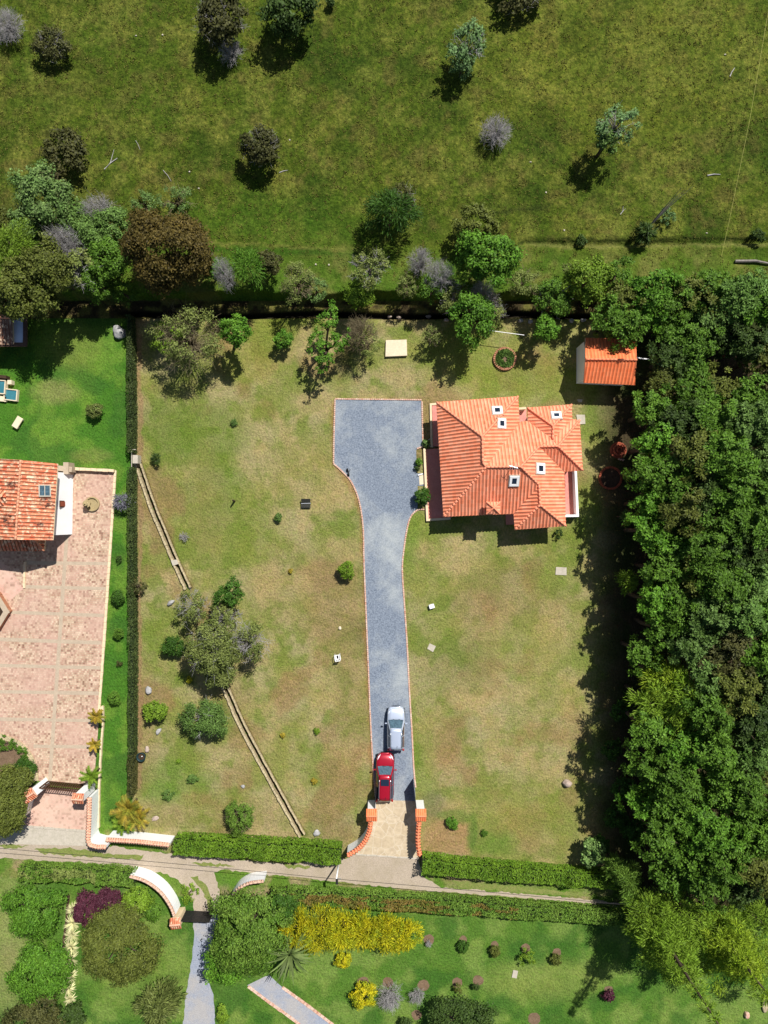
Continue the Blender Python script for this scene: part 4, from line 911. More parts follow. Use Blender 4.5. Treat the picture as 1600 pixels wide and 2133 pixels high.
def plant(name, label, cat, px, py, rp, zc, style, leafk, group=None, vh=None, leaf=None, dens=1.0, stretch=1.0, rot=0, trunk=True, bark='bark', seed=None, irr=.22, pasture=None, twig=0, base=None, single=False):
    """a tree or shrub whose crown centre is seen at photo pixel px,py; rp = crown radius in photo pixels; zc = crown centre above ground"""
    g0 = G(px, py).z if pasture is None else pasture
    c = P(px, py, g0+zc); gz = GZ(c.x, c.y)
    R = rp*S*(HC-g0-zc)/HC
    seed = seed or int(px*7+py*13) % 100000
    vh = vh or min(R*.85, max(zc*.8, .15))
    b = Vector((c.x, c.y, gz)) if base is None else base
    leaf = leaf or min(max(R*.13, .14), .34)
    m = L['leaf'+leafk] if leafk else L['twig']
    parts = []
    if style == 'twig':
        V, F = twigs(seed, R, zc*1.9, max(50, min(230, int(rp*5))), 8, .010+R*.0026); lm = []
    else:
        V, F, cc = crown(seed, R, vh, style, leaf, dens, irr)
        V = V+np.array([0, 0, zc]); lm = [cc[i] for i in np.linspace(0, len(cc)-1, min(6, len(cc))).astype(int)]
        lo = V[:, 2].reshape(-1, 4).min(1); V = V.reshape(-1, 4, 3); V[:, :, 2] += np.maximum(.02-lo, 0)[:, None]; V = V.reshape(-1, 3)
    if stretch != 1.0 or rot:
        co, si = math.cos(rot), math.sin(rot); X = V[:, 0]*stretch; Y = V[:, 1].copy(); V[:, 0] = X*co-Y*si; V[:, 1] = X*si+Y*co
        lm = [np.array([l[0]*stretch*co-l[1]*si, l[0]*stretch*si+l[1]*co, l[2]]) for l in lm]
    off = np.array([c.x-b.x, c.y-b.y, 0]) if base is not None else np.zeros(3); V = V+off
    if single:
        o = link(name, npmesh(name, V, F, m), None, b); setp(o, label, cat, group); return o
    t = thing(name, label, cat, b, group)
    if style == 'twig':
        link('branches', npmesh('branches', V, F, L['twigtan'] if bark == 'tan' else L['twig']), t)
    else:
        link('crown', npmesh('crown', V, F, m), t)
    if twig:
        V2, F2 = twigs(seed+5, R*1.02, vh*1.7, int(twig), 7, .018, z0=max(zc-vh*.8, .1)); link('branches', npmesh('branches', V2+off, F2, L['twig'] if bark == 'greybark' else L['twigtan']), t)
    if trunk and style != 'twig':
        r0 = max(.035, .055*R+.012*zc)
        mb = trunkmb(b, c if base is not None else (b.x, b.y, gz+zc), r0, [(b.x+off[0]+l[0]*.8, b.y+off[1]+l[1]*.8, gz+zc+l[2]*.8) for l in lm], seed)
        build('trunk', mb, L[bark], t, smooth=True)
    return t
def T(px, py, rp, zc, style, lk, label, name='tree', cat='tree', **k): return plant(name, label, cat, px, py, rp, zc, style, lk, **k)
def Sh(px, py, rp, zc, style, lk, label, **k):
    k.setdefault('name', 'shrub'); n = k.pop('name'); ct = k.pop('cat', 'shrub')
    return plant(n, label, ct, px, py, rp, zc, style, lk, **k)
# ---- pasture
PG = 'shrubs scattered over the pasture'
Sh(15, 52, 36, 1.2, 'twig', None, 'grey leafless bush at the photo\'s top left corner', group=PG)
Sh(110, 94, 40, 1.1, 'leaf', 'DO', 'small brown grey bush on the pasture below the corner bush', group=PG, twig=26, bark='greybark')
T(462, 44, 58, 2.4, 'leaf', 'DO', 'dark olive brown tree at the top edge with a grey bush at its foot', group='trees of the pasture', twig=30, bark='greybark')
Sh(480, 106, 27, 1.0, 'twig', None, 'grey leafless bush at the foot of the dark olive pasture tree', group=PG)
T(603, 22, 60, 2.5, 'leaf', 'D', 'dark green tree at the top edge, taller of the pair, with a round shadow below', group='trees of the pasture')
T(1084, -22, 54, 1.3, 'leaf', 'DO', 'dark tree cut off by the photo\'s top edge, only its foot in view', group='trees of the pasture', twig=20, bark='greybark')
T(975, 88, 42, 2.7, 'sparse', 'GB', 'blue green feathery tree in upper pasture with a pale tip', group='trees of the pasture', stretch=1.3, rot=1.0, twig=20, bark='greybark', dens=1.3)
Sh(962, 135, 32, 1.9, 'sparse', 'GB', 'lower blue green bush tucked under the feathery pasture tree', group=PG, dens=1.2)
Sh(1034, 274, 34, 1.3, 'twig', None, 'grey leafless bush alone in mid pasture', group=PG)
T(1284, 262, 40, 3.8, 'sparse', 'GB', 'blue green feathery tree in right pasture casting a long dark shadow', group='trees of the pasture', stretch=1.3, rot=.8, twig=24, bark='greybark', dens=1.3)
T(1262, 292, 34, 3.0, 'sparse', 'B', 'darker leaning stem crown behind the feathery tree of the right pasture', group='trees of the pasture', dens=1.4)
T(136, 318, 52, 1.5, 'leaf', 'DO', 'dark brown green bush on left pasture with black shade on its lower side', group='trees of the pasture', name='bush', cat='bush')
T(546, 306, 43, 1.9, 'leaf', 'DO', 'dark grey olive bush in mid pasture left of the dry sticks', group='trees of the pasture', twig=34, bark='greybark', name='bush', cat='bush')
T(812, 446, 58, 2.8, 'feather', 'DG', 'big dark green spiky round tree above the gully', group='trees of the pasture', leaf=.2, dens=1.1)
T(840, 415, 34, 2.2, 'sparse', 'DO', 'thin brown branches sticking out behind the spiky round tree', name='bush', cat='bush', twig=24, bark='greybark', group='trees of the pasture')
T(993, 466, 44, 2.2, 'leaf', 'O', 'olive round bush just above the bright green gully tree', group='trees of the pasture', name='bush', cat='bush')
Sh(1344, 486, 22, 1.0, 'feather', 'D', 'black green spiky tuft bush beside the upper furrow', group=PG, leaf=.3)
Sh(1388, 452, 22, .6, 'sparse', 'GB', 'pale blue green low bush right of leaning dead stems', group=PG)
Sh(1213, 500, 13, .6, 'leaf', 'D', 'small dark bush sitting in the upper furrow', group=PG)
Sh(1579, 490, 16, .7, 'leaf', 'D', 'small dark bush in the furrow near photo\'s right edge', group=PG)
Sh(688, 5, 10, .5, 'leaf', 'D', 'tiny dark bush at the photo\'s top edge right of the tree pair', group=PG)
b = G(1345, 480); t = thing('dead_tree', 'bare leaning dead stems on the pasture above the furrow', 'dead tree', b); mb = MB()
for dx, h in ((0, 4.2), (.5, 3.6), (.9, 4.4), (.3, 3.0)): mb.tube([b, b+Vector((.9+dx*.4, 1.2, h*.5)), b+Vector((1.7+dx, 2.2, h))], [.06, .045, .012], 5)
build('stems', mb, L['greybark'], t)
# ---- the band of trees along the gully
GT = 'trees along the gully'
T(92, 408, 64, 3.6, 'leaf', 'P', 'large pale green willow-like tree at the left end of the gully', group=GT, leaf=.24, twig=20)
T(150, 455, 40, 2.4, 'leaf', 'B', 'green bush tucked right of the large pale willow-like tree', group=GT, leaf=.22)
T(62, 470, 44, 2.6, 'leaf', 'P', 'pale green bush below the large pale willow-like tree', group=GT, leaf=.2)
T(192, 492, 40, 2.6, 'leaf', 'B', 'green bush below the grey leafless tree at upper left', group=GT, leaf=.2)
T(112, 498, 36, 2.8, 'sparse', 'OG', 'grey olive thin bush above the olive trees at left', group=GT, dens=1.3, leaf=.18, twig=24)
T(195, 586, 40, 2.8, 'leaf', 'G', 'dark green bush at the gully edge between olive and brown trees', group=GT, leaf=.2)
T(6, 462, 34, 2.4, 'leaf', 'O', 'dark olive bush at the left edge beside the pale willow-like tree', group=GT, leaf=.2)
T(658, 600, 30, 1.4, 'sparse', 'P', 'low pale weeds on the bank right of the pale olive bush', group=GT, dens=1.1, leaf=.15)
T(1090, 590, 36, 1.6, 'sparse', 'OG', 'low pale bush on the bank right of the big bright green tree', group=GT, dens=1.2, leaf=.16, twig=16)
T(205, 440, 36, 2.2, 'twig', None, 'grey leafless tree between two green bushes at upper left', group=GT)
T(240, 474, 44, 2.8, 'leaf', 'B', 'blue green bushy tree left of the big brown tree', group=GT, leaf=.22)
Sh(300, 425, 34, 1.0, 'sparse', 'P', 'low pale green bush on the grass above the brown tree', group=GT, dens=.8, leaf=.16)
Sh(365, 418, 40, 1.2, 'sparse', 'P', 'wispy pale green bush right above the brown tree', group=GT, dens=.7, leaf=.16, twig=20)
T(140, 512, 42, 3.2, 'twig', None, 'grey leafless crown above the olive trees at left', group=GT)
T(348, 528, 86, 5.0, 'dense', 'Br', 'big rust brown round tree at the top of the left hedge', group=GT, leaf=.24, vh=4.2, dens=1.1)
T(412, 545, 34, 3.0, 'leaf', 'Br', 'small rust brown side crown on right of the big rust brown tree', group=GT, leaf=.22)
T(30, 520, 56, 4.6, 'feather', 'YG', 'bright yellow green fern-like tree at the left edge above outbuilding', group=GT, leaf=.17)
T(40, 590, 70, 6.2, 'leaf', 'O', 'big dark olive tree hanging over the outbuilding roof', group=GT, leaf=.26)
T(100, 560, 58, 5.4, 'leaf', 'O', 'olive tree second from left edge, above the shaded lawn', group=GT, leaf=.26)
T(28, 634, 34, 4.6, 'leaf', 'O', 'lowest olive branch crown touching the outbuilding skylight', group=GT, leaf=.24)
T(160, 560, 46, 4.0, 'sparse', 'OG', 'thin grey olive tree between the olive trees and brown tree', group=GT, twig=40, bark='greybark', dens=1.4)
T(222, 545, 48, 3.4, 'leaf', 'G', 'green tree directly left of the rust brown tree', group=GT, leaf=.22)
T(245, 600, 30, 2.4, 'sparse', 'G', 'small green bush in the shade below left of the rust brown tree', group=GT)
T(440, 560, 28, 2.4, 'leaf', 'Gb', 'small bright green bush between the rust brown tree and the grey one', group=GT, leaf=.2)
T(470, 572, 34, 3.4, 'twig', None, 'tall pale grey leafless tree right of the rust brown tree', group=GT, stretch=.7)
T(520, 556, 42, 2.8, 'feather', 'Gb', 'green spiky tree right of the tall pale grey one', group=GT, leaf=.17)
T(560, 550, 30, 2.4, 'leaf', 'DO', 'reddish dark bush on right side of the green spiky tree', group=GT, leaf=.2)
T(618, 588, 42, 2.4, 'sparse', 'OG', 'pale olive twiggy bush overhanging the black gully shade', group=GT, twig=46, dens=1.0, leaf=.16)
T(770, 560, 44, 3.2, 'sparse', 'OG', 'grey green mossy tree left of the bare stick shrubs', group=GT, twig=36, bark='greybark', dens=1.4, leaf=.2)
T(748, 602, 34, 2.8, 'leaf', 'YG', 'yellow green bush hanging over the gully below the mossy tree', group=GT, leaf=.2)
T(848, 595, 26, 1.4, 'sparse', 'OG', 'low pale bush on the bank left of bare stick shrubs', group=GT, twig=16)
Sh(876, 545, 30, 1.8, 'twig', None, 'bare purple grey shrub on the bank below the spiky round tree', group=GT)
Sh(918, 575, 34, 2.4, 'twig', None, 'bare white stemmed shrub between the purple grey shrub and the bright tree', group=GT)
T(898, 600, 34, 1.8, 'sparse', 'G', 'low leafy undergrowth bush at the foot of the white stemmed shrub', group=GT, dens=1.2)
T(1022, 536, 62, 4.4, 'leaf', 'Gb', 'big bright green tree overhanging the bank in the middle of the gully', group=GT, leaf=.27, stretch=1.12)
T(985, 560, 36, 3.4, 'leaf', 'YG', 'yellowish lower left crown of the bright green bank trees', group=GT, leaf=.22)
T(1010, 606, 36, 3.0, 'twig', None, 'silvery bare crown just below the big bright green bank tree', group=GT)
T(950, 610, 38, 3.0, 'sparse', 'OG', 'grey green thin tree above the bright lawn edge tree', group=GT, twig=34, bark='greybark', dens=1.3, leaf=.2)
T(1030, 640, 30, 2.4, 'sparse', 'OG', 'thin twiggy bush right of the bright lawn edge tree', group=GT, twig=30, bark='greybark', dens=1.2)
T(1152, 622, 44, 3.0, 'leaf', 'G', 'round grey green tree over the gully above the small lawn tree', group=GT, leaf=.2, twig=16, bark='greybark')
T(1225, 585, 50, 3.0, 'leaf', 'YG', 'olive green tree on bank left of the wood', group=GT, leaf=.22)
T(1285, 572, 40, 2.0, 'sparse', 'G', 'pale thin bush on the bank just left of the wood', group=GT, dens=1.3)
T(1190, 570, 26, 1.4, 'sparse', 'OG', 'small thin bush left of the olive green bank tree', group=GT)
# ---- trees on the upper lawn
LT = 'trees along the top of the lawn'
T(390, 706, 74, 3.6, 'sparse', 'OG', 'large thin olive tree with bare branches at the lawn\'s top left', group=LT, twig=90, dens=.85, leaf=.2, vh=2.4)
T(350, 700, 40, 3.2, 'sparse', 'YG', 'yellow green left side crown on the large thin olive tree', group=LT, dens=.8, leaf=.2)
T(492, 690, 36, 4.2, 'leaf', 'Gb', 'small round bright green tree with its shadow standing apart below it', group=LT, leaf=.22, base=G(488, 724))
T(590, 708, 22, 1.4, 'leaf', 'Gb', 'smallest round green tree on the upper lawn', group=LT, leaf=.18)
for i, (x, y, r, l) in enumerate([(684, 664, 30, 'top crown of the open bright green lawn tree'), (658, 716, 26, 'left crown of the open bright green lawn tree'), (706, 712, 26, 'right crown of the open bright green lawn tree'), (676, 752, 24, 'lowest crown of the open bright green lawn tree')]):
    T(x, y, r, 3.4, 'sparse', 'Gb', l, group=LT, leaf=.22, dens=1.1, base=G(680, 730), irr=.4)
T(752, 696, 40, 2.6, 'twig', None, 'bare twiggy lawn tree left of the white concrete slab', group=LT, bark='tan')
T(766, 715, 34, 2.2, 'sparse', 'OG', 'few grey leaves around the bare twiggy lawn tree', group=LT, dens=.5, leaf=.18)
T(986, 664, 50, 4.2, 'leaf', 'Gb', 'bright green lawn tree north of the house beside white washing line', group=LT, leaf=.24, stretch=1.15, rot=1.0)
T(1138, 684, 28, 3.2, 'leaf', 'Gb', 'small bright green lawn tree with thin dark trunk shadow near the shed', group=LT, leaf=.2)
T(902, 700, 24, 2.0, 'sparse', 'OG', 'thin twiggy sapling left of the bright green lawn tree', group=LT, twig=24, dens=.6, leaf=.16)
# ---- lawn shrubs
LS = 'shrubs on the lawn'
T(478, 1236, 30, 3.2, 'leaf', 'DG', 'tall green bush with two spiky arms above the big grey green tree', leaf=.2, irr=.5, group=LS)
T(400, 1262, 38, 2.8, 'sparse', 'OG', 'grey olive twiggy tree at the end of the upper stone channel', twig=46, bark='greybark', dens=1.3, leaf=.18, group=LS)
T(440, 1350, 60, 3.8, 'leaf', 'OG', 'big grey green tree covering the stone channel', leaf=.2, dens=.9, twig=50, bark='greybark', group='big tree over the channel')
T(520, 1336, 46, 3.0, 'sparse', 'OG', 'grey twiggy crown on right side of the big channel tree', twig=60, bark='greybark', dens=1.3, leaf=.18, group='big tree over the channel')
T(455, 1395, 40, 2.6, 'leaf', 'OG', 'lower front crown of the big channel tree', leaf=.2, group='big tree over the channel')
T(470, 1290, 36, 3.2, 'sparse', 'OG', 'upper grey crown of the big channel tree', twig=30, bark='greybark', dens=1.2, leaf=.18, group='big tree over the channel')
T(430, 1496, 48, 1.9, 'leaf', 'B', 'blue green spreading bush left of the lower stone channel', leaf=.17, twig=16, bark='greybark', irr=.35, group=LS, name='bush', cat='bush')
Sh(363, 1346, 24, 1.0, 'dense', 'DG', 'round clipped dark green bush left of the big channel tree', group=LS)
Sh(323, 1480, 25, 1.4, 'leaf', 'YG', 'green olive bush below grey boulder near the left hedge', group=LS, leaf=.18)
Sh(500, 1702, 35, 1.4, 'leaf', 'S', 'large olive green bush above the front hedge', group=LS, leaf=.16, twig=20)
Sh(722, 1188, 18, .9, 'dense', 'YG', 'round olive green bush beside left edge of the drive', group=LS, leaf=.14)
Sh(1306, 1210, 27, 3.0, 'feather', 'YG', 'golden olive bush glowing in the wood\'s shadow', group=LS, leaf=.22)
Sh(1308, 1077, 16, 3.0, 'feather', 'B', 'small pale fern-like branch poking from the wood below terrace', group=LS, leaf=.24)
Sh(284, 1222, 24, .9, 'sparse', 'DO', 'dark straggly bush growing through the left hedge', group=LS, twig=20, dens=1.2)
Sh(325, 955, 13, .6, 'feather', 'D', 'small dark conifer near top of the stone channel', group=LS, leaf=.16, single=True)
Sh(580, 1078, 10, .4, 'leaf', 'B', 'small blue green sapling below the dark mesh chair', group=LS, single=True, leaf=.14)
Sh(383, 1118, 11, .4, 'twig', None, 'little bare twig bush right of upper channel', group=LS, single=True)
Sh(487, 880, 8, .25, 'leaf', 'B', 'tiny dark green plant on the dry upper lawn', group=LS, single=True, leaf=.12)
Sh(605, 1190, 5, .2, 'leaf', 'Or', 'tiny reddish plant in the middle of left lawn', group=LS, single=True, leaf=.1)
Sh(400, 1622, 12, .4, 'leaf', 'B', 'small blue green plant above the large olive green bush, upper of two', group=LS, single=True, leaf=.13)
Sh(349, 1656, 13, .35, 'leaf', 'B', 'small blue green plant near the orange palm, lower of two', group=LS, single=True, leaf=.13)
Sh(395, 1416, 7, .35, 'leaf', 'Go', 'tiny yellow flowering bush left of the lower channel\'s start', group=LS, single=True, leaf=.1)
Sh(660, 1522, 7, .25, 'leaf', 'YG', 'tiny green plant right of the lower channel', group=LS, single=True, leaf=.1)
Sh(589, 1532, 6, .2, 'leaf', 'Or', 'tiny olive plant close beside the lower channel', group=LS, single=True, leaf=.1)
Sh(655, 1628, 9, .2, 'sparse', 'Or', 'thin yellowing plant on the lower left lawn', group=LS, single=True, leaf=.1)
Sh(372, 1585, 5, .2, 'leaf', 'YG', 'tiny green sprout between the blue green bush and the round tub', group=LS, single=True, leaf=.1)
Sh(942, 1714, 15, .45, 'leaf', 'Gb', 'green plant on the bare soil right of the gate', group=LS, single=True, leaf=.18)
Sh(1163, 1112, 12, .4, 'sparse', 'D', 'dark leafy plant below the house\'s south east corner', group=LS, single=True, leaf=.16)
Sh(1010, 1735, 8, .25, 'leaf', 'G', 'low green sprout on the right lawn near the front hedge', group=LS, single=True, leaf=.12)
# ---- side strip by the patio
SG = 'plants on the green strips'
Sh(197, 855, 19, .8, 'leaf', 'OG', 'round olive bush alone on the bright side lawn', group=SG, leaf=.15)
Sh(257, 1045, 22, 1.0, 'feather', 'Gr', 'grey purple spiky bush right of the patio fountain', group=SG, leaf=.16)
Sh(245, 1244, 15, .7, 'dense', 'DG', 'largest round green bush on the strip beside the patio', group=SG, leaf=.13)
Sh(247, 1320, 12, .5, 'dense', 'G', 'round green bush second down the strip beside the patio', group=SG, leaf=.12)
Sh(248, 1382, 7, .3, 'sparse', 'DO', 'smallest brownish bush on the strip beside the patio', group=SG, single=True, leaf=.1)
Sh(238, 1453, 14, .6, 'dense', 'G', 'round green bush on the strip above the palms', group=SG, leaf=.12)
Sh(248, 1166, 9, .4, 'sparse', 'D', 'small dark sapling on the strip below the grey purple bush', group=SG, single=True, leaf=.12)
Sh(52, 1602, 28, .9, 'dense', 'DG', 'smooth dark green clipped shrub on the oval bed', group=SG, leaf=.13, stretch=.8)
Sh(14, 1548, 17, .3, 'sparse', 'G', 'low green plants along the top rim of the oval bed', leaf=.13, dens=1.4, stretch=1.5, rot=-.2)
Sh(46, 1566, 12, .3, 'sparse', 'G', 'low green plants at the curved right rim of the oval bed', leaf=.13, dens=1.4, stretch=1.5, rot=-.7)
T(22, 1640, 48, 3.0, 'dense', 'O', 'dark olive dense tree upper one on the oval bed', leaf=.2)
T(10, 1690, 50, 3.4, 'dense', 'O', 'dark olive dense tree lower one beside the dirt road', leaf=.2)
# ---- porch planting
Sh(879, 1034, 18, .8, 'leaf', 'DG', 'dark leafy bush in the porch bed casting blue shade on gravel', leaf=.22)
Sh(872, 962, 8, .35, 'leaf', 'G', 'small green plant in the upper porch bed', leaf=.16, single=True)
Sh(868, 976, 6, .3, 'sparse', 'D', 'small dark spiky plant at the lower end of the upper porch bed', leaf=.16, single=True)
Sh(888, 923, 8, .4, 'leaf', 'P', 'pale big leaved plant beside the porch corner', leaf=.3, single=True)
# ---- lower garden, left
BG = 'trees and bushes of the lower left garden'
T(70, 1893, 58, 2.6, 'dense', 'Gb', 'bright green dense tree upper left in the garden across the road', leaf=.2, group=BG, irr=.3)
T(84, 2018, 62, 2.6, 'dense', 'Gb', 'bright green dense tree lower left in the garden across the road', leaf=.2, group=BG)
T(250, 1968, 84, 3.0, 'dense', 'O', 'large olive round tree in the middle of the garden across the road', leaf=.2, group=BG)
T(332, 2086, 48, 1.9, 'feather', 'OG', 'grey olive streaky bush by the pale garden drive', leaf=.24, group=BG, stretch=1.3, rot=1.0)
T(186, 1890, 34, 1.6, 'dense', 'Pu', 'purple leaved bush left one of the purple pair', leaf=.16, group=BG)
T(228, 1880, 34, 1.6, 'dense', 'Pu', 'purple leaved bush right one of the purple pair', leaf=.16, group=BG)
T(284, 1874, 34, 1.4, 'leaf', 'YG', 'yellow green bush inside the curved white wall', leaf=.17, group=BG)
T(320, 1898, 20, .8, 'leaf', 'G', 'low green bush between the yellow green bush and the curved wall', leaf=.16, group=BG)
T(80, 2118, 62, 2.4, 'leaf', 'DO', 'dark grey green tree cut off by the bottom edge at left', leaf=.2, group=BG)
T(150, 2120, 34, 1.8, 'leaf', 'D', 'dark bush at the bottom edge below the cream grasses', leaf=.2, group=BG)
Sh(463, 2112, 13, .6, 'dense', 'YG', 'small yellow green clipped bush right of the pale garden drive', leaf=.14, group=BG, stretch=1.5, rot=1.57)
Sh(395, 1860, 22, .4, 'sparse', 'YG', 'low flowering plants outside the curved wall', leaf=.16, group=BG)
T(522, 1930, 84, 3.6, 'dense', 'S', 'big dark green tree right of the black garden gate', leaf=.22, group=BG)
T(472, 2006, 46, 3.0, 'leaf', 'Gb', 'brighter green lower crown beside the pale garden drive', leaf=.22, group=BG)
T(540, 1990, 42, 3.2, 'leaf', 'G', 'green crown between the big dark tree and the spiky yucca', leaf=.22, group=BG)
T(585, 1885, 30, 3.4, 'leaf', 'DG', 'dark green top crown left of the golden hedge', leaf=.2, group=BG)
# ---- lower garden, right
YGp = 'young plants on soil rings'
Sh(893, 1966, 8, .4, 'twig', None, 'bare thin sapling on the soil ring right of the golden hedge', single=True, group=YGp)
Sh(965, 1971, 13, .5, 'dense', 'DG', 'round green plant on a soil ring, second from the golden hedge', leaf=.13, group=YGp)
Sh(1031, 1981, 13, .5, 'leaf', 'O', 'dark olive plant on a soil ring, third from the golden hedge', leaf=.13, group=YGp)
Sh(1099, 1993, 19, .6, 'sparse', 'YG', 'yellow green loose bush above the square garden slab', leaf=.15, dens=1.4, group=YGp)
Sh(1157, 1998, 13, .5, 'leaf', 'O', 'dark plant in the willow shade right of the yellow green bush', leaf=.13, group=YGp)
Sh(953, 2058, 12, .6, 'sparse', 'O', 'thin dark sapling on a soil ring, left of close pair', leaf=.13, group=YGp, single=True)
Sh(992, 2056, 7, .7, 'leaf', 'D', 'narrow dark sapling on a soil ring, right of close pair', leaf=.13, group=YGp, single=True)
Sh(1268, 2074, 14, .6, 'leaf', 'Pu', 'small purplish bush right of the trunk shadow', leaf=.13, group=YGp)
Sh(757, 2074, 29, 1.0, 'leaf', 'Go', 'bright yellow bush by the garden path', leaf=.16, group=YGp)
Sh(812, 2078, 30, 1.0, 'twig', None, 'silver grey twiggy bush right of the bright yellow bush', group=YGp)
Sh(868, 2075, 18, .8, 'twig', None, 'small silver grey sapling next to the silver grey bush', group=YGp, single=True)
T(960, 2124, 52, 1.8, 'leaf', 'D', 'dark green wide bush cut off by the bottom edge', leaf=.18, group=YGp, name='bush', cat='bush', stretch=1.4)
Sh(845, 2140, 20, .8, 'leaf', 'D', 'small dark bush at the bottom edge left of the wide one', leaf=.16, group=YGp)
Sh(716, 1998, 19, .8, 'leaf', 'Go', 'orange yellow bush at the foot of the golden hedge', leaf=.15, group=YGp)
# ------------------------------------------------------------------ the wood on the right
TW = {'G': 'mid green leafy', 'Gb': 'bright green leafy', 'O': 'olive brown', 'B': 'blue green', 'Y': 'yellow feathery', 'DO': 'dark brown', 'T': 'pale teal', 'D': 'dark green', 'YG': 'lime green', 'Or': 'golden'}
BAND = [(600, 'left of the fallen log'), (668, 'just above the shed'), (745, 'beside the shed ridge'), (800, 'just below the shed'), (860, "by the house's north roof edge"), (915, 'level with the round brick fire bowl'),
        (975, 'level with the ringed brick bed'), (1035, 'level with the house terrace'), (1100, "level with the house's south eave"), (1165, 'level with the square lawn slab'), (1225, 'level with the golden olive bush'),
        (1290, 'level with the white lawn box'), (1355, 'level with the small tilted slab'), (1425, 'around the yellow crown'), (1490, 'level with the silver car'), (1545, 'just below the silver car'), (1610, 'level with the red car'), (1680, 'level with the gate pillars'), (1745, 'level with the front hedge'), (1815, 'level with the dirt road'), (1900, 'below the dirt road')]
def lab(px, py, lk):
    b = min(BAND, key=lambda t: abs(t[0]-py))[1]
    d = 'at its lawn edge' if px < 1385 else 'one row in' if px < 1455 else 'two rows in' if px < 1535 else 'at right edge'
    return f'{TW[lk]} wood tree {d}, {b}'
WOOD = [(1268, 664, 44, 'G'), (1304, 680, 46, 'G'), (1300, 620, 36, 'O'), (1372, 596, 50, 'Gb'), (1400, 650, 52, 'G'), (1352, 655, 36, 'Gb'), (1440, 620, 48, 'O'), (1490, 590, 46, 'G'), (1470, 660, 50, 'B'), (1545, 615, 48, 'T'), (1590, 650, 50, 'Gb'), (1580, 590, 40, 'T'),
 (1556, 716, 44, 'D'), (1520, 700, 46, 'D'), (1588, 742, 36, 'O'), (1402, 706, 42, 'G'), (1450, 715, 48, 'G'), (1392, 748, 36, 'D'), (1430, 768, 46, 'G'), (1384, 806, 40, 'O'), (1430, 820, 54, 'G'), (1500, 815, 50, 'O'), (1560, 820, 48, 'G'), (1610, 800, 44, 'DO'),
 (1352, 862, 44, 'G'), (1410, 885, 54, 'D'), (1480, 880, 54, 'G'), (1545, 890, 54, 'B'), (1605, 880, 46, 'B'), (1372, 932, 44, 'Gb'), (1440, 945, 54, 'O'), (1510, 950, 54, 'G'), (1578, 960, 54, 'B'),
 (1345, 985, 42, 'G'), (1400, 1000, 50, 'G'), (1465, 1010, 54, 'D'), (1535, 1020, 54, 'G'), (1598, 1030, 48, 'B'), (1352, 1045, 42, 'Gb'), (1420, 1062, 50, 'O'), (1490, 1080, 54, 'G'), (1560, 1090, 54, 'G'),
 (1352, 1112, 46, 'Gb'), (1408, 1140, 50, 'Gb'), (1470, 1150, 52, 'G'), (1535, 1155, 54, 'D'), (1600, 1150, 48, 'B'), (1380, 1190, 44, 'G'), (1440, 1208, 50, 'O'), (1505, 1220, 54, 'G'), (1575, 1225, 54, 'B'),
 (1362, 1256, 44, 'Gb'), (1418, 1272, 50, 'G'), (1480, 1290, 52, 'B'), (1545, 1290, 54, 'T'), (1605, 1290, 46, 'G'), (1378, 1318, 46, 'G'), (1445, 1340, 50, 'B'), (1345, 1362, 42, 'G'), (1515, 1360, 52, 'DO'), (1580, 1360, 52, 'G'),
 (1378, 1412, 50, 'Y'), (1425, 1440, 46, 'YG'), (1470, 1420, 44, 'B'), (1530, 1430, 52, 'O'), (1595, 1430, 46, 'D'), (1355, 1462, 42, 'YG'), (1480, 1490, 54, 'G'), (1550, 1500, 54, 'D'), (1405, 1500, 44, 'YG'), (1605, 1510, 44, 'T'),
 (1352, 1530, 46, 'G'), (1420, 1555, 52, 'Gb'), (1490, 1570, 54, 'G'), (1560, 1575, 54, 'T'), (1350, 1600, 48, 'G'), (1415, 1625, 54, 'G'), (1485, 1645, 54, 'G'), (1555, 1650, 54, 'G'), (1605, 1660, 46, 'O'),
 (1345, 1668, 46, 'Gb'), (1410, 1695, 54, 'G'), (1480, 1720, 54, 'Gb'), (1550, 1725, 54, 'G'), (1602, 1740, 46, 'G'), (1372, 1752, 46, 'G'), (1435, 1780, 52, 'G'), (1505, 1795, 52, 'G'), (1570, 1805, 52, 'O'), (1400, 1822, 44, 'G'), (1465, 1845, 46, 'G'), (1540, 1850, 44, 'D')]
rw = random.Random(11); cnt = 0
for px, py, rp, lk in WOOD:
    h = 6.4+max(0, min(1, (px-1330)/150))*2.2+rw.uniform(-1.1, 1.0)
    if py < 825: h = 4.2+rw.uniform(-.4, .4)+(1.2 if px > 1520 else 0)
    if py > 1800: h -= .8
    l = lab(px, py, lk)
    if l in used_labels: l = l+(', upper' if used_labels[l] > py else ', lower')
    used_labels[l] = py
    px2, py2 = px+rw.uniform(-5, 5), py+rw.uniform(-5, 5)
    T(px2, py2, rp*rw.uniform(1.0, 1.22), h, 'feather' if lk in ('Y', 'YG') else 'rosette', lk, l, group='trees of the wood', leaf=.27 if lk not in ('Y', 'YG') else .2, vh=min(2.6, rp*S), irr=.3, pasture=0.0 if py > 640 else None, dens=1.1)
# outside the right edge, seen only from a step aside
for i in range(14):
    T(1690+(i % 2)*70, 640+i*95, 58, 8.2, 'leaf', 'GOBD'[i % 4], f'{TW["GOBD"[i % 4]]} tree beyond the photo\'s right edge, {BAND[min(i+1, 20)][1]}', group='trees of the wood', leaf=.34, vh=2.6, dens=.6, pasture=0.0)
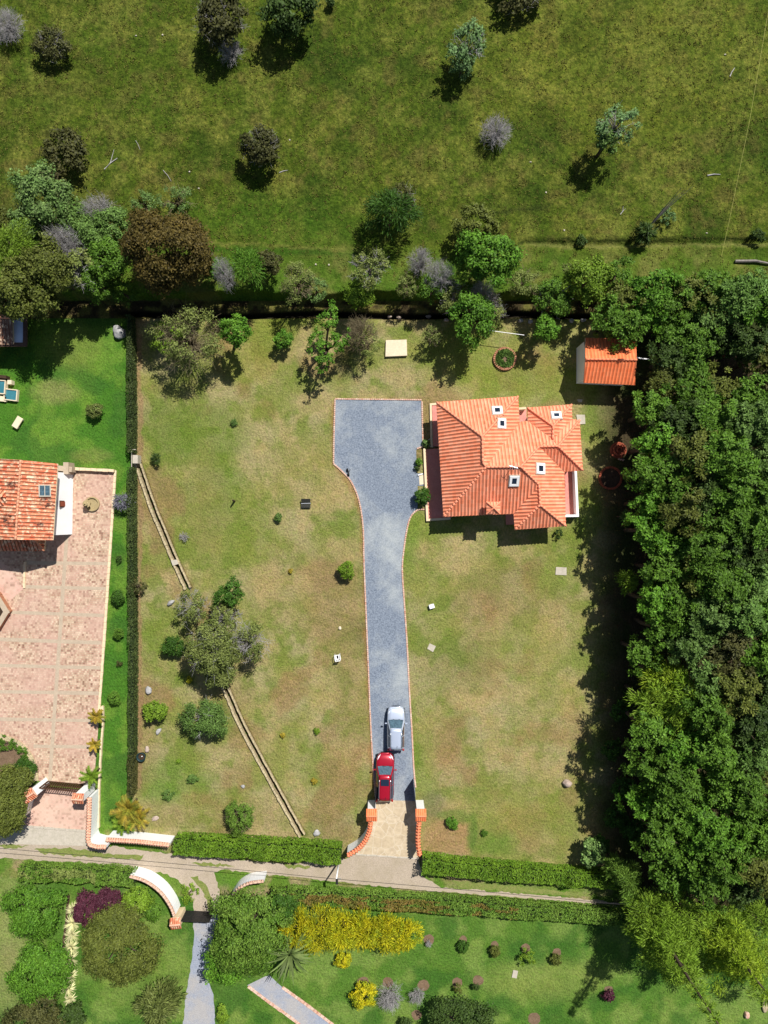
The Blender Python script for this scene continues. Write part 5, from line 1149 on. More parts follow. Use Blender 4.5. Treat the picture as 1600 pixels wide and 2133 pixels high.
# low hedge-like undergrowth below the wood's edge
UG = 'undergrowth bushes in the shade of the wood'
for i, (x, y, r) in enumerate([(1290, 1480, 22), (1275, 1560, 24), (1300, 1640, 26), (1282, 1700, 26), (1250, 1760, 22), (1318, 1730, 28)]):
    Sh(x, y, r, 1.2, 'leaf', 'DG', f'dark shaded undergrowth bush at the foot of wood, {min(BAND, key=lambda t: abs(t[0]-y))[1]}', leaf=.2, group=UG)
Sh(1236, 1776, 28, 1.8, 'leaf', 'P', 'shiny pale green broad leaved bush at the end of the front hedge', leaf=.28, seed=4)
# willows at the lower right
WG = 'yellow green willows at lower right'
for x, y, r, h, lk, l in [(1300, 1822, 38, 3.2, 'S', 'olive feathery tree at the end of the front hedge'), (1278, 1800, 26, 3.0, 'S', 'small olive feathery crown above the dirt road\'s dark end'), (1318, 1858, 30, 3.4, 'S', 'olive feathery crown overhanging the dark dirt road'), (1345, 1900, 56, 4.4, 'YG', 'willow crown furthest left over the dark south hedge'),
    (1410, 1895, 58, 5.0, 'YG', 'upper willow crown below the wood'), (1380, 1955, 62, 4.6, 'Y', 'yellow willow crown beside the dark garden shadow'), (1455, 1940, 66, 5.2, 'YG', 'central willow crown of the lower right clump'), (1520, 1930, 62, 5.2, 'YG', 'willow crown right of the central one'), (1575, 1915, 56, 5.0, 'YG', 'uppermost willow crown at the photo\'s right edge'),
    (1420, 2010, 46, 3.8, 'Y', 'thin yellow willow crown over the garden lawn'), (1490, 2000, 54, 4.4, 'Y', 'yellow willow crown lowest in the middle'), (1550, 1985, 54, 4.6, 'YG', 'lower willow crown towards the right edge'), (1600, 1990, 50, 4.4, 'Y', 'yellow willow crown at the photo\'s right edge'), (1590, 2060, 36, 3.6, 'YG', 'lowest willow crown at the right edge')]:
    T(x, y, r, h, 'feather', lk, l, group=WG, leaf=.17, dens=.8 if y < 1980 else .45, irr=.35, vh=1.8, bark='bark')
# the tall slender trees at the lower right, their tops leaning out of the frame from above
def talltree(label, px, py, H, rows, seed, lk='YG'):
    c = P(px, py); b = Vector((c.x, c.y, 0)); t = thing('tall_tree', label, 'tree', b, 'tall slender trees at lower right'); Vs = []; lm = []; r = random.Random(seed)
    for k, (z, R, n, st) in enumerate(rows):
        for q in range(n):
            a = 6.28*q/n+k; o = R*.55 if n > 1 else 0; V, F, cc = crown(seed+k*9+q, R*(.6 if n > 1 else 1), min(R*.8, 1.3), st, .17, .75 if z < 10 else .5, .4)
            off = np.array([o*math.cos(a), o*math.sin(a), z+r.uniform(-.4, .4)]); Vs.append(V+off); lm.append((b.x+off[0], b.y+off[1], off[2]))
    V = np.concatenate(Vs); link('crown', npmesh('crown', V, np.arange(len(V)).reshape(-1, 4), L['leaf'+lk]), t)
    mb = MB(); mb.tube([b-Vector((0, 0, .2)), b+Vector((.1, 0, H*.3)), b+Vector((-.05, .1, H*.6)), b+Vector((0, 0, H))], [.26, .2, .13, .03], 8)
    for x, y, z in lm: s = b+Vector((0, 0, z*.8)); mb.tube([s, s.lerp(Vector((x, y, z)), .6)+Vector((0, 0, .1)), Vector((x, y, z))], [.07, .05, .02], 5)
    build('trunk', mb, L['bark'], t, smooth=True)
talltree('tallest slender tree whose long trunk shadow crosses the garden lawn', 1335, 1886, 17.5, [(4.0, 2.4, 4, 'feather'), (6.0, 2.6, 4, 'feather'), (8.0, 2.0, 3, 'feather'), (10.2, 1.3, 2, 'feather'), (12.2, .8, 1, 'feather'), (14.0, .7, 1, 'feather'), (15.8, .6, 1, 'feather'), (17.0, .45, 1, 'feather')], 301)
talltree('second tall slender tree near the photo\'s lower right corner', 1452, 1886, 14, [(5.0, 2.4, 4, 'feather'), (7.0, 2.3, 4, 'feather'), (9.0, 1.6, 3, 'feather'), (11, .8, 1, 'feather'), (13, .6, 1, 'feather')], 402, 'Y')
# ------------------------------------------------------------------ hedges
def hedge(label, pts, wd, h, lk, n=9000, leaf=.15, group='clipped hedges', seed=1, name='hedge', bumpy=.24, lk2=None):
    r = np.random.default_rng(seed); ws = np.array([tuple(P(*p)) for p in pts]); seg = np.linalg.norm(np.diff(ws, axis=0), axis=1); cum = np.concatenate([[0], np.cumsum(seg)]); tot = cum[-1]
    s = r.uniform(0, tot, n); i = np.clip(np.searchsorted(cum, s)-1, 0, len(seg)-1); f = ((s-cum[i])/seg[i])[:, None]
    c = ws[i]*(1-f)+ws[i+1]*f; d = unit(ws[i+1]-ws[i]); nn = np.stack([-d[:, 1], d[:, 0], 0*d[:, 0]], 1)
    wl = wd*(1+.5*bumpy*(fbm(s*1.1, s*0+seed, 3)-.5)*2); hl = h*(1+bumpy*(fbm(s*.9, s*0+seed+9, 3)-.5)*2)
    top = r.uniform(0, 1, n) < wd/(wd+1.3*h)
    v = r.uniform(-.5, .5, n); v = np.where(top, v, np.sign(v)*.5)
    z = np.where(top, 1, r.uniform(.02, 1, n))
    shr = 1-.12*(z > .9)*(np.abs(v) > .4)
    bz = h*bumpy*.8*(vn(c[:, 0]*2.2+40, c[:, 1]*2.2)-.5)
    p = c+nn*(v*wl*shr)[:, None]; p[:, 2] = z*hl+bz*z+r.normal(0, .05, n)
    nr = np.where(top[:, None], np.array([0, 0, 1.0]), nn*np.sign(v)[:, None]+np.array([0, 0, .35])); nr = unit(nr+r.normal(0, .45, (n, 3)))
    V, F = leafquads(p, nr, leaf, leaf*.6, r)
    o = link(name, None); bpy.data.objects.remove(o)
    t = thing(name, label, 'hedge', tuple(ws[0]), group)
    V = V-ws[0]
    link('foliage', npmesh('foliage', V, F, L['leaf'+lk]), t)
    if lk2:
        k = (fbm(s*.5+3, v*3+7, 3) > .44) & (top | (v*(nn[:, 1]) < .1)) & (s < tot*.68); Vb = V.reshape(-1, 4, 3)[k].reshape(-1, 3)+np.array([0, 0, .02])
        if len(Vb): link('browned_foliage', npmesh('browned_foliage', Vb, np.arange(len(Vb)).reshape(-1, 4), L['leaf'+lk2]), t)
    mb = MB()
    for a, b2 in zip(ws[:-1], ws[1:]):
        dd = b2-a; m = (a+b2)/2; mb.box((m[0], m[1], h*.36), (float(np.linalg.norm(dd)), wd*.6, h*.7), math.atan2(dd[1], dd[0]))
    build('stems', mb, L['hedgecore'] if 'hedgecore' in L else L.setdefault('hedgecore', mat('hedge_inner', lin(40, 52, 24), .95, lin(30, 38, 20), 4)), t)  # solid dark core box behind the leaves, not separate stems
    return t
hedge('narrow dark clipped hedge running down the whole upper left side of the dry lawn', [(278, 664), (280, 760), (281, 850), (281, 945)], .55, 1.5, 'HD', 6500, .13, seed=2)
hedge('narrow dark clipped hedge between the patio strip and the dry lawn', [(281, 975), (282, 1150), (283, 1300), (283, 1460), (282, 1560)], .55, 1.5, 'HD', 12000, .13, seed=3)
hedge('browned lower end of the narrow left hedge above the orange palm', [(282, 1563), (282, 1600), (281, 1648)], .55, 1.5, 'DO', 2400, .13, seed=4)
hedge('thick bright green front hedge left of the flagstone forecourt', [(372, 1748), (480, 1753), (600, 1760), (713, 1768)], 1.65, 1.7, 'H', 15000, .16, seed=5)
hedge('bright green front hedge right of the flagstone forecourt', [(877, 1786), (960, 1796), (1052, 1805), (1195, 1816), (1290, 1822)], 1.45, 1.7, 'H', 15000, .16, seed=6)
hedge('long green and rust hedge on the south side of the dirt road', [(568, 1854), (700, 1860), (850, 1869), (1000, 1878), (1150, 1889), (1310, 1900)], 1.35, 1.5, 'S', 24000, .16, seed=7, lk2='HR', bumpy=.2)
hedge('olive unclipped hedge along the road across from the white wall', [(50, 1808), (130, 1810), (210, 1813), (290, 1818)], 1.5, 1.3, 'S', 8000, .17, seed=8, lk2='OG', bumpy=.4)
# golden hedge: seven bushes grown together
for i, (x, y, rp) in enumerate([(622, 1936, 44), (668, 1934, 48), (714, 1938, 48), (760, 1936, 46), (804, 1940, 46), (846, 1946, 36)]):
    T(x, y, rp, 2.0, 'feather', 'Go', f'golden yellow hedge bush, {["leftmost beside the dark tree", "second from the dark tree", "third, above the orange yellow bush", "fourth, right of the orange yellow bush", "fifth, next to the right end", "right end beside the bare sapling"][i]}', leaf=.16, group='golden hedge bushes', name='golden_bush', cat='bush', irr=.15, vh=1.6, dens=1.1)
# ------------------------------------------------------------------ palms, yucca, grasses
def fronds(n, ln, wd, seed, droop=.5, up=(.2, 1.1), segs=5, split=0):
    mb = MB(); r = random.Random(seed)
    for k in range(n):
        a = 2*PI*k/n+r.uniform(-.3, .3); el = r.uniform(*up); l = ln*r.uniform(.75, 1.1); p = Vector((0, 0, 0)); d = Vector((math.cos(a)*math.cos(el), math.sin(a)*math.cos(el), math.sin(el)))
        pts = [p.copy()]
        for s in range(segs): p = p+d*l/segs; d.z -= droop*2/segs*r.uniform(.8, 1.2); d.normalize(); pts.append(p.copy())
        if split:
            mb.tube(pts, [.025]*len(pts), 4)
            for s in range(1, len(pts)*4):
                f = s/(len(pts)*4)*(segs); i = min(int(f), segs-1); q = pts[i].lerp(pts[i+1], f-i); t = (pts[i+1]-pts[i]).normalized(); sd = t.cross(Vector((0, 0, 1))).normalized()
                for sg in (-1, 1):
                    e = q+(sd*sg+t*.7-Vector((0, 0, .35))).normalized()*wd*(1-.55*f/segs)*r.uniform(.85, 1.1); w2 = t*.035
                    mb.add([q-w2, q+w2, e], [(0, 1, 2)] if sg > 0 else [(1, 0, 2)])
        else:
            vs = []
            for i, q in enumerate(pts):
                t = (pts[min(i+1, segs)]-pts[max(i-1, 0)]).normalized(); sd = t.cross(Vector((0, 0, 1))).normalized(); w2 = wd*[.6, 1, 1, .8, .5, .05][min(i, 5)]
                vs += [q-sd*w2/2, q+sd*w2/2]
            mb.add(vs, [(2*i, 2*i+1, 2*i+3, 2*i+2) for i in range(segs)])
    return mb
def palm(name, label, cat, px, py, n, ln, wd, hgt, lk, seed, split=1, droop=.5, up=(.2, 1.1), group=None, stem=.09):
    c = P(px, py, hgt); b = Vector((c.x, c.y, GZ(c.x, c.y))); t = thing(name, label, cat, b, group); mb = fronds(n, ln, wd, seed, droop, up, split=split); mb.v = [(v[0]+b.x, v[1]+b.y, v[2]+b.z+hgt) for v in mb.v]
    build('leaves', mb, L['leaf'+lk], t)
    if stem: m2 = MB(); m2.tube([b, b+Vector((.02, 0, hgt*.5)), b+Vector((0, 0, hgt+.05))], [stem*1.3, stem, stem*.8], 7); build('trunk', m2, L['bark'], t)
    return t
PGp = 'palms by the neighbour\'s gate'
palm('palm', 'large orange and green palm clump at the lower end of the left hedge, tallest stem', 'palm', 268, 1684, 20, 1.75, .6, 2.2, 'Or', 1, group=PGp)
palm('palm', 'orange palm stem on right side of the large palm clump', 'palm', 288, 1700, 14, 1.4, .5, 1.5, 'Or', 2, group=PGp)
palm('palm', 'green palm stem low in front of the large palm clump beside the white wall', 'palm', 258, 1712, 14, 1.4, .5, 1.2, 'YG', 3, group=PGp)
palm('palm', 'olive yellow palm against the cream wall, upper of the three by the patio', 'palm', 202, 1492, 12, .95, .34, 1.4, 'Or', 4, group=PGp)
palm('palm', 'thin yellow palm against the cream wall, middle of the three by the patio', 'palm', 197, 1550, 10, .85, .3, 1.3, 'Or', 5, group=PGp)
palm('palm', 'olive palm over the right pillar of the wooden gate', 'palm', 190, 1616, 13, 1.25, .4, 2.2, 'YG', 6, group=PGp)
palm('yucca', 'spiky green yucca with long sword leaves between the dark tree and golden hedge', 'yucca', 606, 1986, 52, 2.7, .2, 2.8, 'A', 7, split=0, droop=.42, up=(-.1, 1.2), stem=.12)
FG = 'cream grasses along the dark bed'
for i, (x, y, ln) in enumerate([(154, 1892, .75), (152, 1922, .85), (150, 1946, .85), (149, 1972, .9), (148, 1996, .9), (148, 2030, .75), (143, 2058, .75), (147, 2080, .6)]):
    palm('ornamental_grass', f'cream striped grass clump {["at the top by the purple bush", "second from the purple bush", "third from the purple bush", "fourth from the purple bush, mid row", "fifth, left of the olive tree", "sixth, below the olive tree", "seventh, near the bottom", "last, nearest the bottom edge"][i]}', 'grass', x, y, 60, ln*1.155, .1, .12, 'W', 20+i, split=0, droop=.6, up=(.1, 1.2), group=FG, stem=0)
# ------------------------------------------------------------------ stone channel
def channel(label, pts, seed):
    ps = smooth(pts, 6); ws = [P(*p) for p in ps]; t = thing('stone_channel', label, 'water channel', ws[0], 'stone lined channel across the lawn'); r = random.Random(seed)
    for s in (-1, 1):
        mb = MB()
        for a, b in zip(ws[:-1], ws[1:]):
            d = b-a; l = d.length; n = max(1, round(l/.42)); u = d.normalized(); nn = Vector((-u.y, u.x, 0)); rz = math.atan2(d.y, d.x)
            for k in range(n):
                c = a+d*((k+.5)/n)+nn*s*(.26+r.uniform(-.02, .02)); h = .26+r.uniform(-.03, .05)
                mb.box((c.x, c.y, h/2-.32), (l/n*.97, (.13 if s > 0 else .19)*r.uniform(.85, 1.1), h+.64), rz+r.uniform(-.05, .05), bev=.03)
        build('channel_wall', mb, L['stone'], t)
    mb = MB(); vs = []
    for i, q in enumerate(ws):
        u = (ws[min(i+1, len(ws)-1)]-ws[max(i-1, 0)]).normalized(); nn = Vector((-u.y, u.x, 0)); vs += [q-nn*.2-Vector((0, 0, .42)), q+nn*.2-Vector((0, 0, .42))]
    mb.add(vs, [(2*i, 2*i+1, 2*i+3, 2*i+2)[::-1] for i in range(len(ws)-1)]); build('channel_bed', mb, L['darksoil'], t)
    V, F = blades(np.array([tuple(q) for q in ws for _ in range(5)])+np.concatenate([np.random.default_rng(seed).normal(0, .12, (len(ws)*5, 2)), np.full((len(ws)*5, 1), -.4)], 1), 6, .16, .04, .06, seed)
    link('channel_weeds', npmesh('channel_weeds', V-np.array(tuple(ws[0])), F, L['leafG']), t)
channel('upper stone lined channel running from the left hedge to the grey olive tree', CH1, 1)
channel('lower stone lined channel running from the big grey green tree to the front hedge', CH2, 2)
def rock(label, px, py, rx, ry, h, m, seed, name='boulder', cat='rock', group=None, rot=0):
    import bmesh
    g = G(px, py); bm = bmesh.new(); bmesh.ops.create_icosphere(bm, subdivisions=3, radius=1); r = random.Random(seed); ph = [r.uniform(0, 6) for _ in range(6)]
    for v in bm.verts:
        k = 1+.14*math.sin(2.3*v.co.x+ph[0])+.13*math.sin(3.1*v.co.y+ph[1])+.1*math.sin(4*v.co.z+2*v.co.x+ph[2])+.05*math.sin(7*v.co.x+5*v.co.y+ph[3])
        v.co = Vector((v.co.x*rx*S*k, v.co.y*ry*S*k, v.co.z*h*k*.6+h*.35)); 
        if rot: v.co = Matrix.Rotation(rot, 3, 'Z') @ v.co
    me = bpy.data.meshes.new(name); bm.to_mesh(me); bm.free(); me.materials.append(m)
    me.polygons.foreach_set('use_smooth', [True]*len(me.polygons)); return setp(link(name, me, None, g), label, cat, group)
RG = 'boulders on the lawns'
rock('large pale grey boulder at the top of the left hedge', 250, 692, 13, 13, .75, L['rock'], 3, group=RG, rot=.6)
rock('grey boulder beside the left hedge above the green olive bush', 311, 1437, 7, 8, .45, L['rock'], 5, group=RG)
rock('pinkish boulder on the right lawn near the wood\'s shadow', 1181, 1631, 9, 8, .55, L['rockpink'], 7, group=RG)
rock('tan boulder capping the top end of the stone channel', 289, 967, 8, 8, .5, L['stone'], 9, group=RG)
rock('grey branchy rock left of the grey olive twiggy tree', 358, 1254, 8, 5, .4, L['rock'], 10, group=RG, rot=.6)
rock('small grey rock under the green olive bush', 331, 1522, 8, 4, .3, L['rock'], 11, group=RG, rot=.9)
rock('small pale stone beside the dark round tub', 308, 1560, 5, 6, .35, L['rockpink'], 12, group=RG)
rock('flat pinkish stone half sunk in the lawn right of the orange palm', 324, 1704, 9, 4, .2, L['rockpink'], 13, group=RG, rot=.4)
rock('round cream stone on the lawn above the white plastic chair', 708, 1308, 3.4, 3.2, .18, L['concpale'], 14, group=RG)
rock('small dark stone above the large olive green bush', 506, 1638, 4, 4, .2, L['rock'], 15, group=RG)
rock('dark stone at the lower end of the stone channel', 661, 1734, 7, 6, .3, L['blackpl'] if 0 else L['rock'], 16, group=RG)
rock('orange stone on the garden lawn at lower right', 1555, 2112, 6, 6, .4, L['brick'], 17, group=RG)
rock('long orange stone at the photo\'s lower right edge', 1592, 2090, 7, 14, .35, L['stone'], 18, group=RG)
rock('pale stone on the garden lawn below the bare sapling', 957, 2090, 4, 3, .2, L['concpale'], 19, group=RG)
for i, (x, y, l) in enumerate([(930, 667, 'first pale stone on the gully edge beside the bright lawn tree'), (892, 660, 'pale boulder on the gully edge below the bare stick shrubs'), (830, 662, 'small pinkish stone on the gully edge above the white slab'), (812, 660, 'small pinkish stone left along the gully edge above the white slab'), (1085, 668, 'grey stone on the gully edge above the washing line'), (1105, 670, 'grey stone next along the gully edge above the washing line'), (1190, 669, 'grey stone on the gully edge right of the small lawn tree'), (1215, 668, 'grey stone on the gully edge left of the shed trees')]):
    rock(l, x, y, 6 if i == 1 else 5, 4, .3, L['rockpink'] if i < 4 else L['rock'], 30+i, group='stones along the gully')
for i, (x, y, l) in enumerate([(284, 75, 'white speck stone upper left on the pasture'), (339, 73, 'white speck stone right of the upper left one on pasture'), (414, 393, 'white stone on the pasture above the rust brown tree'), (604, 292, 'white stone right of the grey olive pasture bush'), (1105, 338, 'white stone below the grey leafless mid pasture bush'), (1175, 480, 'pale stone above the upper furrow'), (1510, 114, 'pale stone at the upper right of pasture'), (1137, 401, 'white stone in the mid right pasture'), (1472, 486, 'pale stone above the furrow at right'), (685, 552, 'white stone on bank left of the mossy tree'), (658, 551, 'white stone on the bank further left of the mossy tree'), (395, 358, 'white patch of stones on the left pasture')]):
    rock(l, x, y, 1.9, 1.6, .1, L['conc'], 50+i, name='stone', group='small white stones on the pasture')
def log(label, a, b, r, m, name='fallen_log', cat='log', group=None, fork=None):
    A, B = G(*a), G(*b); t = MB(); d = B-A; md = (A+B)/2+Vector((-d.y, d.x, 0))*.05; t.tube([A+Vector((0, 0, r)), md+Vector((0, 0, r*1.2)), B+Vector((0, 0, r))], [r, r*.9, r*.5], 6)
    if fork: C = G(*fork); t.tube([md+Vector((0, 0, r)), C+Vector((0, 0, r))], [r*.7, r*.4], 5)
    return setp(build(name, t, m, base=A), label, cat, group)
log('pale grey fallen log at the right edge above the wood', (1530, 545), (1612, 552), .14, L['greybark'])
DS = 'dry sticks lying on the pasture'
log('white dry stick in the upper right pasture', (1520, 160), (1530, 142), .05, L['twig'], 'stick', 'stick', DS)
log('white dry stick lying level in right pasture', (1473, 366), (1500, 364), .06, L['twig'], 'stick', 'stick', DS)
log('forked white stick left of the leaning dead stems', (1292, 447), (1303, 435), .04, L['twig'], 'stick', 'stick', DS, (1298, 430))
log('thin dry stick right of the dry branch on the left pasture', (340, 355), (357, 378), .03, L['twig'], 'stick', 'stick', DS)
log('short white stick right of the dark grey olive bush', (582, 360), (600, 355), .04, L['twig'], 'stick', 'stick', DS)
log('forked dry branch on the pasture above the rust brown tree', (218, 353), (245, 330), .05, L['twig'], 'stick', 'stick', DS, (238, 312))
log('thin dry stick above the dry branch on left pasture', (283, 293), (292, 312), .025, L['twig'], 'stick', 'stick', DS)
# ------------------------------------------------------------------ slabs and garden objects
def slabo(label, pts, th, m, name='concrete_slab', cat='slab', group='concrete slabs in the grass', z=0):
    mb = MB(); mb.prism([P(*p).xy for p in pts], z-.05, z+th); return setp(build(name, mb, m, base=P(*pts[0])), label, cat, group)
o = slabo('large pale concrete slab on the upper lawn', [(804, 710), (847, 709), (848, 742), (803, 744)], .32, L['concpale'])
slabo('square grey slab on the right lawn', [(1158, 1181), (1180, 1182), (1180, 1198), (1157, 1197)], .06, L['conc'])
slabo('small tilted slab beside the drive on the right lawn', [(895, 1340), (908, 1346), (902, 1358), (890, 1351)], .05, L['conc'])
slabo('pale slab at the house\'s east wing', [(1200, 864), (1218, 864), (1219, 883), (1204, 884)], .08, L['conc'])
slabo('small slab on the grass between the house and the shed', [(1202, 832), (1213, 832), (1212, 838), (1205, 838)], .06, L['conc'])
slabo('small square slab on the garden lawn', [(1069, 2020), (1079, 2022), (1076, 2037), (1066, 2035)], .08, L['conc'])
slabo('flat slab bridging the upper stone channel', [(358, 1167), (370, 1165), (374, 1174), (362, 1178)], .33, L['conc'])
slabo('stepping slab between the two porch beds', [(873, 990), (885, 989), (886, 1008), (874, 1010)], .05, L['concpale'])
mb = MB(); c = G(899, 1262); mb.box((c.x, c.y, .2), (.46, .36, .36), .3, bev=.04); mb.box((c.x, c.y, .39), (.5, .4, .05), .3)
setp(build('meter_box', mb, L['pvc'], base=c), 'small white box standing on lawn beside the drive', 'box')
c = G(41, 881); t = thing('garden_bench', 'cream stone bench slab on the bright side lawn', 'bench', c); mb = MB(); mb.box((c.x, c.y, .42), (1.15, .62, .12), 1.02, bev=.03); build('seat', mb, L['concpale'], t)
for s in (-1, 1): mb = MB(); mb.box((c.x+s*.42*math.cos(1.02), c.y+s*.42*math.sin(1.02), .18), (.14, .5, .36), 1.02); build('leg', mb, L['conc'], t)
# raised pools at the left edge
t = thing('garden_pool', 'two stepped blue garden pools with pale stone rims at the left edge', 'pool', P(10, 812)); rim = MB(); wt = MB()
for (x0, y0, x1, y1, h) in ((-30, 792, 17, 822, .55), (13, 811, 40, 836, .4)):
    pts = [(x0, y0), (x1, y0+3), (x1-2, y1), (x0, y1-3)]; wallstrip(rim, pts+[pts[0]], .09, h); wt.prism([P(*p).xy for p in pts], .02, h-.1)
build('rim', rim, L['concpale'], t); build('water', wt, L['water'], t)
mb = MB(); wallstrip(mb, [(-30, 827), (11, 832)], .5, .3); mb.box(tuple(P(23, 797, .3)), (.4, .4, .6)); build('side_step', mb, L['concpale'], t); mb = MB(); wallstrip(mb, [(-30, 784), (18, 788)], .3, .75); build('back_wall', mb, L['darksoil'], t)
# fountain on the patio
c = P(194, 1050); t = thing('fountain', 'round tan stone fountain on the brick patio', 'fountain', c)
mb = MB(); mb.lathe((c.x, c.y, 0), [(.68, 0), (.72, .28), (.66, .32), (.58, .30), (.56, .14), (.0, .13)], 36); build('basin', mb, L['fount'], t, smooth=False)
cx = c.x-.28; cy = c.y+.02; mb = MB(); mb.lathe((cx, cy, .13), [(.14, 0), (.1, .3), (.12, .55), (.36, .7), (.37, .75), (.28, .72), (.09, .70), (.07, .95), (.22, 1.05), (.23, 1.1), (.16, 1.07), (.05, 1.08), (.05, 1.25), (.0, 1.3)], 24); build('tiers', mb, L['fount'], t, smooth=True)
# round things in the grass
def ring(mb, c, r, n, bw, bd, h, z=0, seed=1):
    q = random.Random(seed)
    for k in range(n): a = 2*PI*k/n; mb.box((c.x+r*math.cos(a), c.y+r*math.sin(a), z+h/2), (bw, bd, h+q.uniform(-.02, .03)), a+PI/2+q.uniform(-.06, .06), bev=.015)
c = G(1051, 748); t = thing('flower_bed', 'round flower bed ringed with brick on upper lawn', 'flower bed', c); mb = MB(); ring(mb, c, 1.03, 34, .16, .22, .28); build('brick_ring', mb, L['bedbrick'], t); mb = MB(); mb.lathe((c.x, c.y, 0), [(.94, 0), (.93, .16), (.4, .2), (0, .2)], 24); build('soil', mb, L['soil'], t)
V, F = blades(np.array([(math.cos(a)*r_, math.sin(a)*r_, .18) for a, r_ in zip(np.linspace(0, 60, 90), np.sqrt(np.linspace(.12, .8, 90)))]), 8, .2, .09, .07, 3); link('plants', npmesh('plants', V, F, L['leafB']), t)
c = G(1271, 996); t = thing('brick_bed', 'dark bed ringed with brick in the shade of wood', 'flower bed', c); mb = MB(); ring(mb, c, 1.05, 32, .17, .2, .2); build('brick_ring', mb, L['redbrick'], t); mb = MB(); mb.lathe((c.x, c.y, 0), [(.96, 0), (.95, .12), (0, .14)], 24); build('soil', mb, L['darksoil'], t)
c = G(1287, 938); t = thing('fire_pit', 'round red brick fire bowl in the shade beside the wood', 'fire pit', c); mb = MB(); mb.lathe((c.x, c.y, 0), [(.78, 0), (.8, .22), (.66, .24), (.64, .2), (.56, .2), (.55, .45), (.42, .47), (.40, .3), (.3, .26), (.28, .5), (.18, .55), (.16, .3), (0, .3)], 28); build('bowl', mb, L['redbrick'], t)
for k in range(3): mb = MB(); mb.box((c.x+.1+.2*k, c.y-.86-.05*k, .08), (.2, .12, .12), .4*k); setp(build('brick', mb, L['brick'], base=(c.x+.1+.2*k, c.y-.86, 0)), ['loose brick leaning on the left below the red fire bowl', 'middle loose brick below the red fire bowl', 'right hand loose brick below the red fire bowl'][k], 'brick', 'loose bricks by the fire bowl')
c = G(297, 1574); t = thing('tub', 'dark teal round plastic tub by the left hedge', 'tub', c); mb = MB(); mb.lathe((c.x, c.y, 0), [(.34, 0), (.42, .42), (.46, .5), (.4, .52), (.34, .46), (.32, .3), (0, .3)], 28); build('body', mb, L['teal'], t, smooth=True); mb = MB(); mb.lathe((c.x, c.y, .3), [(.31, 0), (.3, .04), (0, .06)], 20); build('contents', mb, L['darksoil'], t); mb = MB(); mb.lathe((c.x+.08, c.y+.06, .36), [(.05, 0), (.05, .06), (0, .08)], 10); build('ball', mb, L['pvc'], t)
# white plastic chair
def plasticchair(label, px, py, rz):
    c = G(px, py); t = thing('garden_chair', label, 'chair', c); M_ = Matrix.Rotation(rz, 3, 'Z'); q = lambda x, y, z: c+M_ @ Vector((x, y, z))
    def bx(mb, p, d): w_ = q(*p); mb.box(tuple(w_), d, rz, bev=.01)
    mb = MB(); bx(mb, (0, .04, .43), (.46, .46, .04)); build('seat', mb, L['pvc'], t)
    mb = MB(); 
    for k in range(5): bx(mb, (-.2+.1*k, -.24-.02*(k % 2), .66), (.07, .03, .44))
    bx(mb, (0, -.26, .88), (.5, .04, .08)); build('backrest', mb, L['pvc'], t)
    for s in (-1, 1):
        for y in (-.2, .26): mb = MB(); mb.tube([q(s*.25, y*1.1, 0), q(s*.22, y, .43)], [.03, .025], 6); build('leg', mb, L['pvc'], t)
        mb = MB(); mb.tube([q(s*.26, -.24, .66), q(s*.28, 0, .67), q(s*.27, .28, .64), q(s*.25, .28, .43)], .032, 6); build('armrest', mb, L['pvc'], t)
    mb = MB(); bx(mb, (0, .06, .47), (.16, .3, .05)); build('seat_middle', mb, L['blackpl'], t)  # dark block over the middle of the seat
plasticchair('white plastic armchair with a dark seat middle on the dry left lawn', 704, 1368, .15)
# dark mesh lounge chair
c = G(638, 1049); t = thing('lounge_chair', 'low black mesh lounge chair with a pale crossbar on the dry lawn', 'chair', c); mesh_ = mat('black_mesh', lin(70, 70, 62), .9, lin(52, 52, 48), 6, (14, .3), spec=.1)
mb = MB(); mb.add([(c.x-.43, c.y-.36, .3), (c.x+.43, c.y-.36, .3), (c.x+.43, c.y-.02, .26), (c.x-.43, c.y-.02, .26)], [(0, 1, 2, 3)]); build('seat', mb, mesh_, t)
mb = MB(); mb.add([(c.x-.43, c.y+.02, .26), (c.x+.43, c.y+.02, .26), (c.x+.43, c.y+.42, .5), (c.x-.43, c.y+.42, .5)], [(0, 1, 2, 3)]); build('backrest', mb, mesh_, t)
mb = MB(); mb.tube([(c.x-.44, c.y-.38, .3), (c.x-.44, c.y, .26), (c.x-.44, c.y+.44, .5), (c.x+.44, c.y+.44, .5), (c.x+.44, c.y, .26), (c.x+.44, c.y-.38, .3), (c.x-.44, c.y-.38, .3)], .025, 6); build('frame', mb, L['black'], t)
mb = MB(); mb.tube([(c.x-.46, c.y, .3), (c.x+.46, c.y+.03, .3)], .03, 6); build('crossbar', mb, L['alu'], t)
for sx in (-1, 1):
    for yy, zz in ((-.36, .3), (.4, .48)): mb = MB(); mb.tube([(c.x+sx*.44, c.y+yy, 0), (c.x+sx*.44, c.y+yy, zz)], .022, 6); build('leg', mb, L['alu'], t)
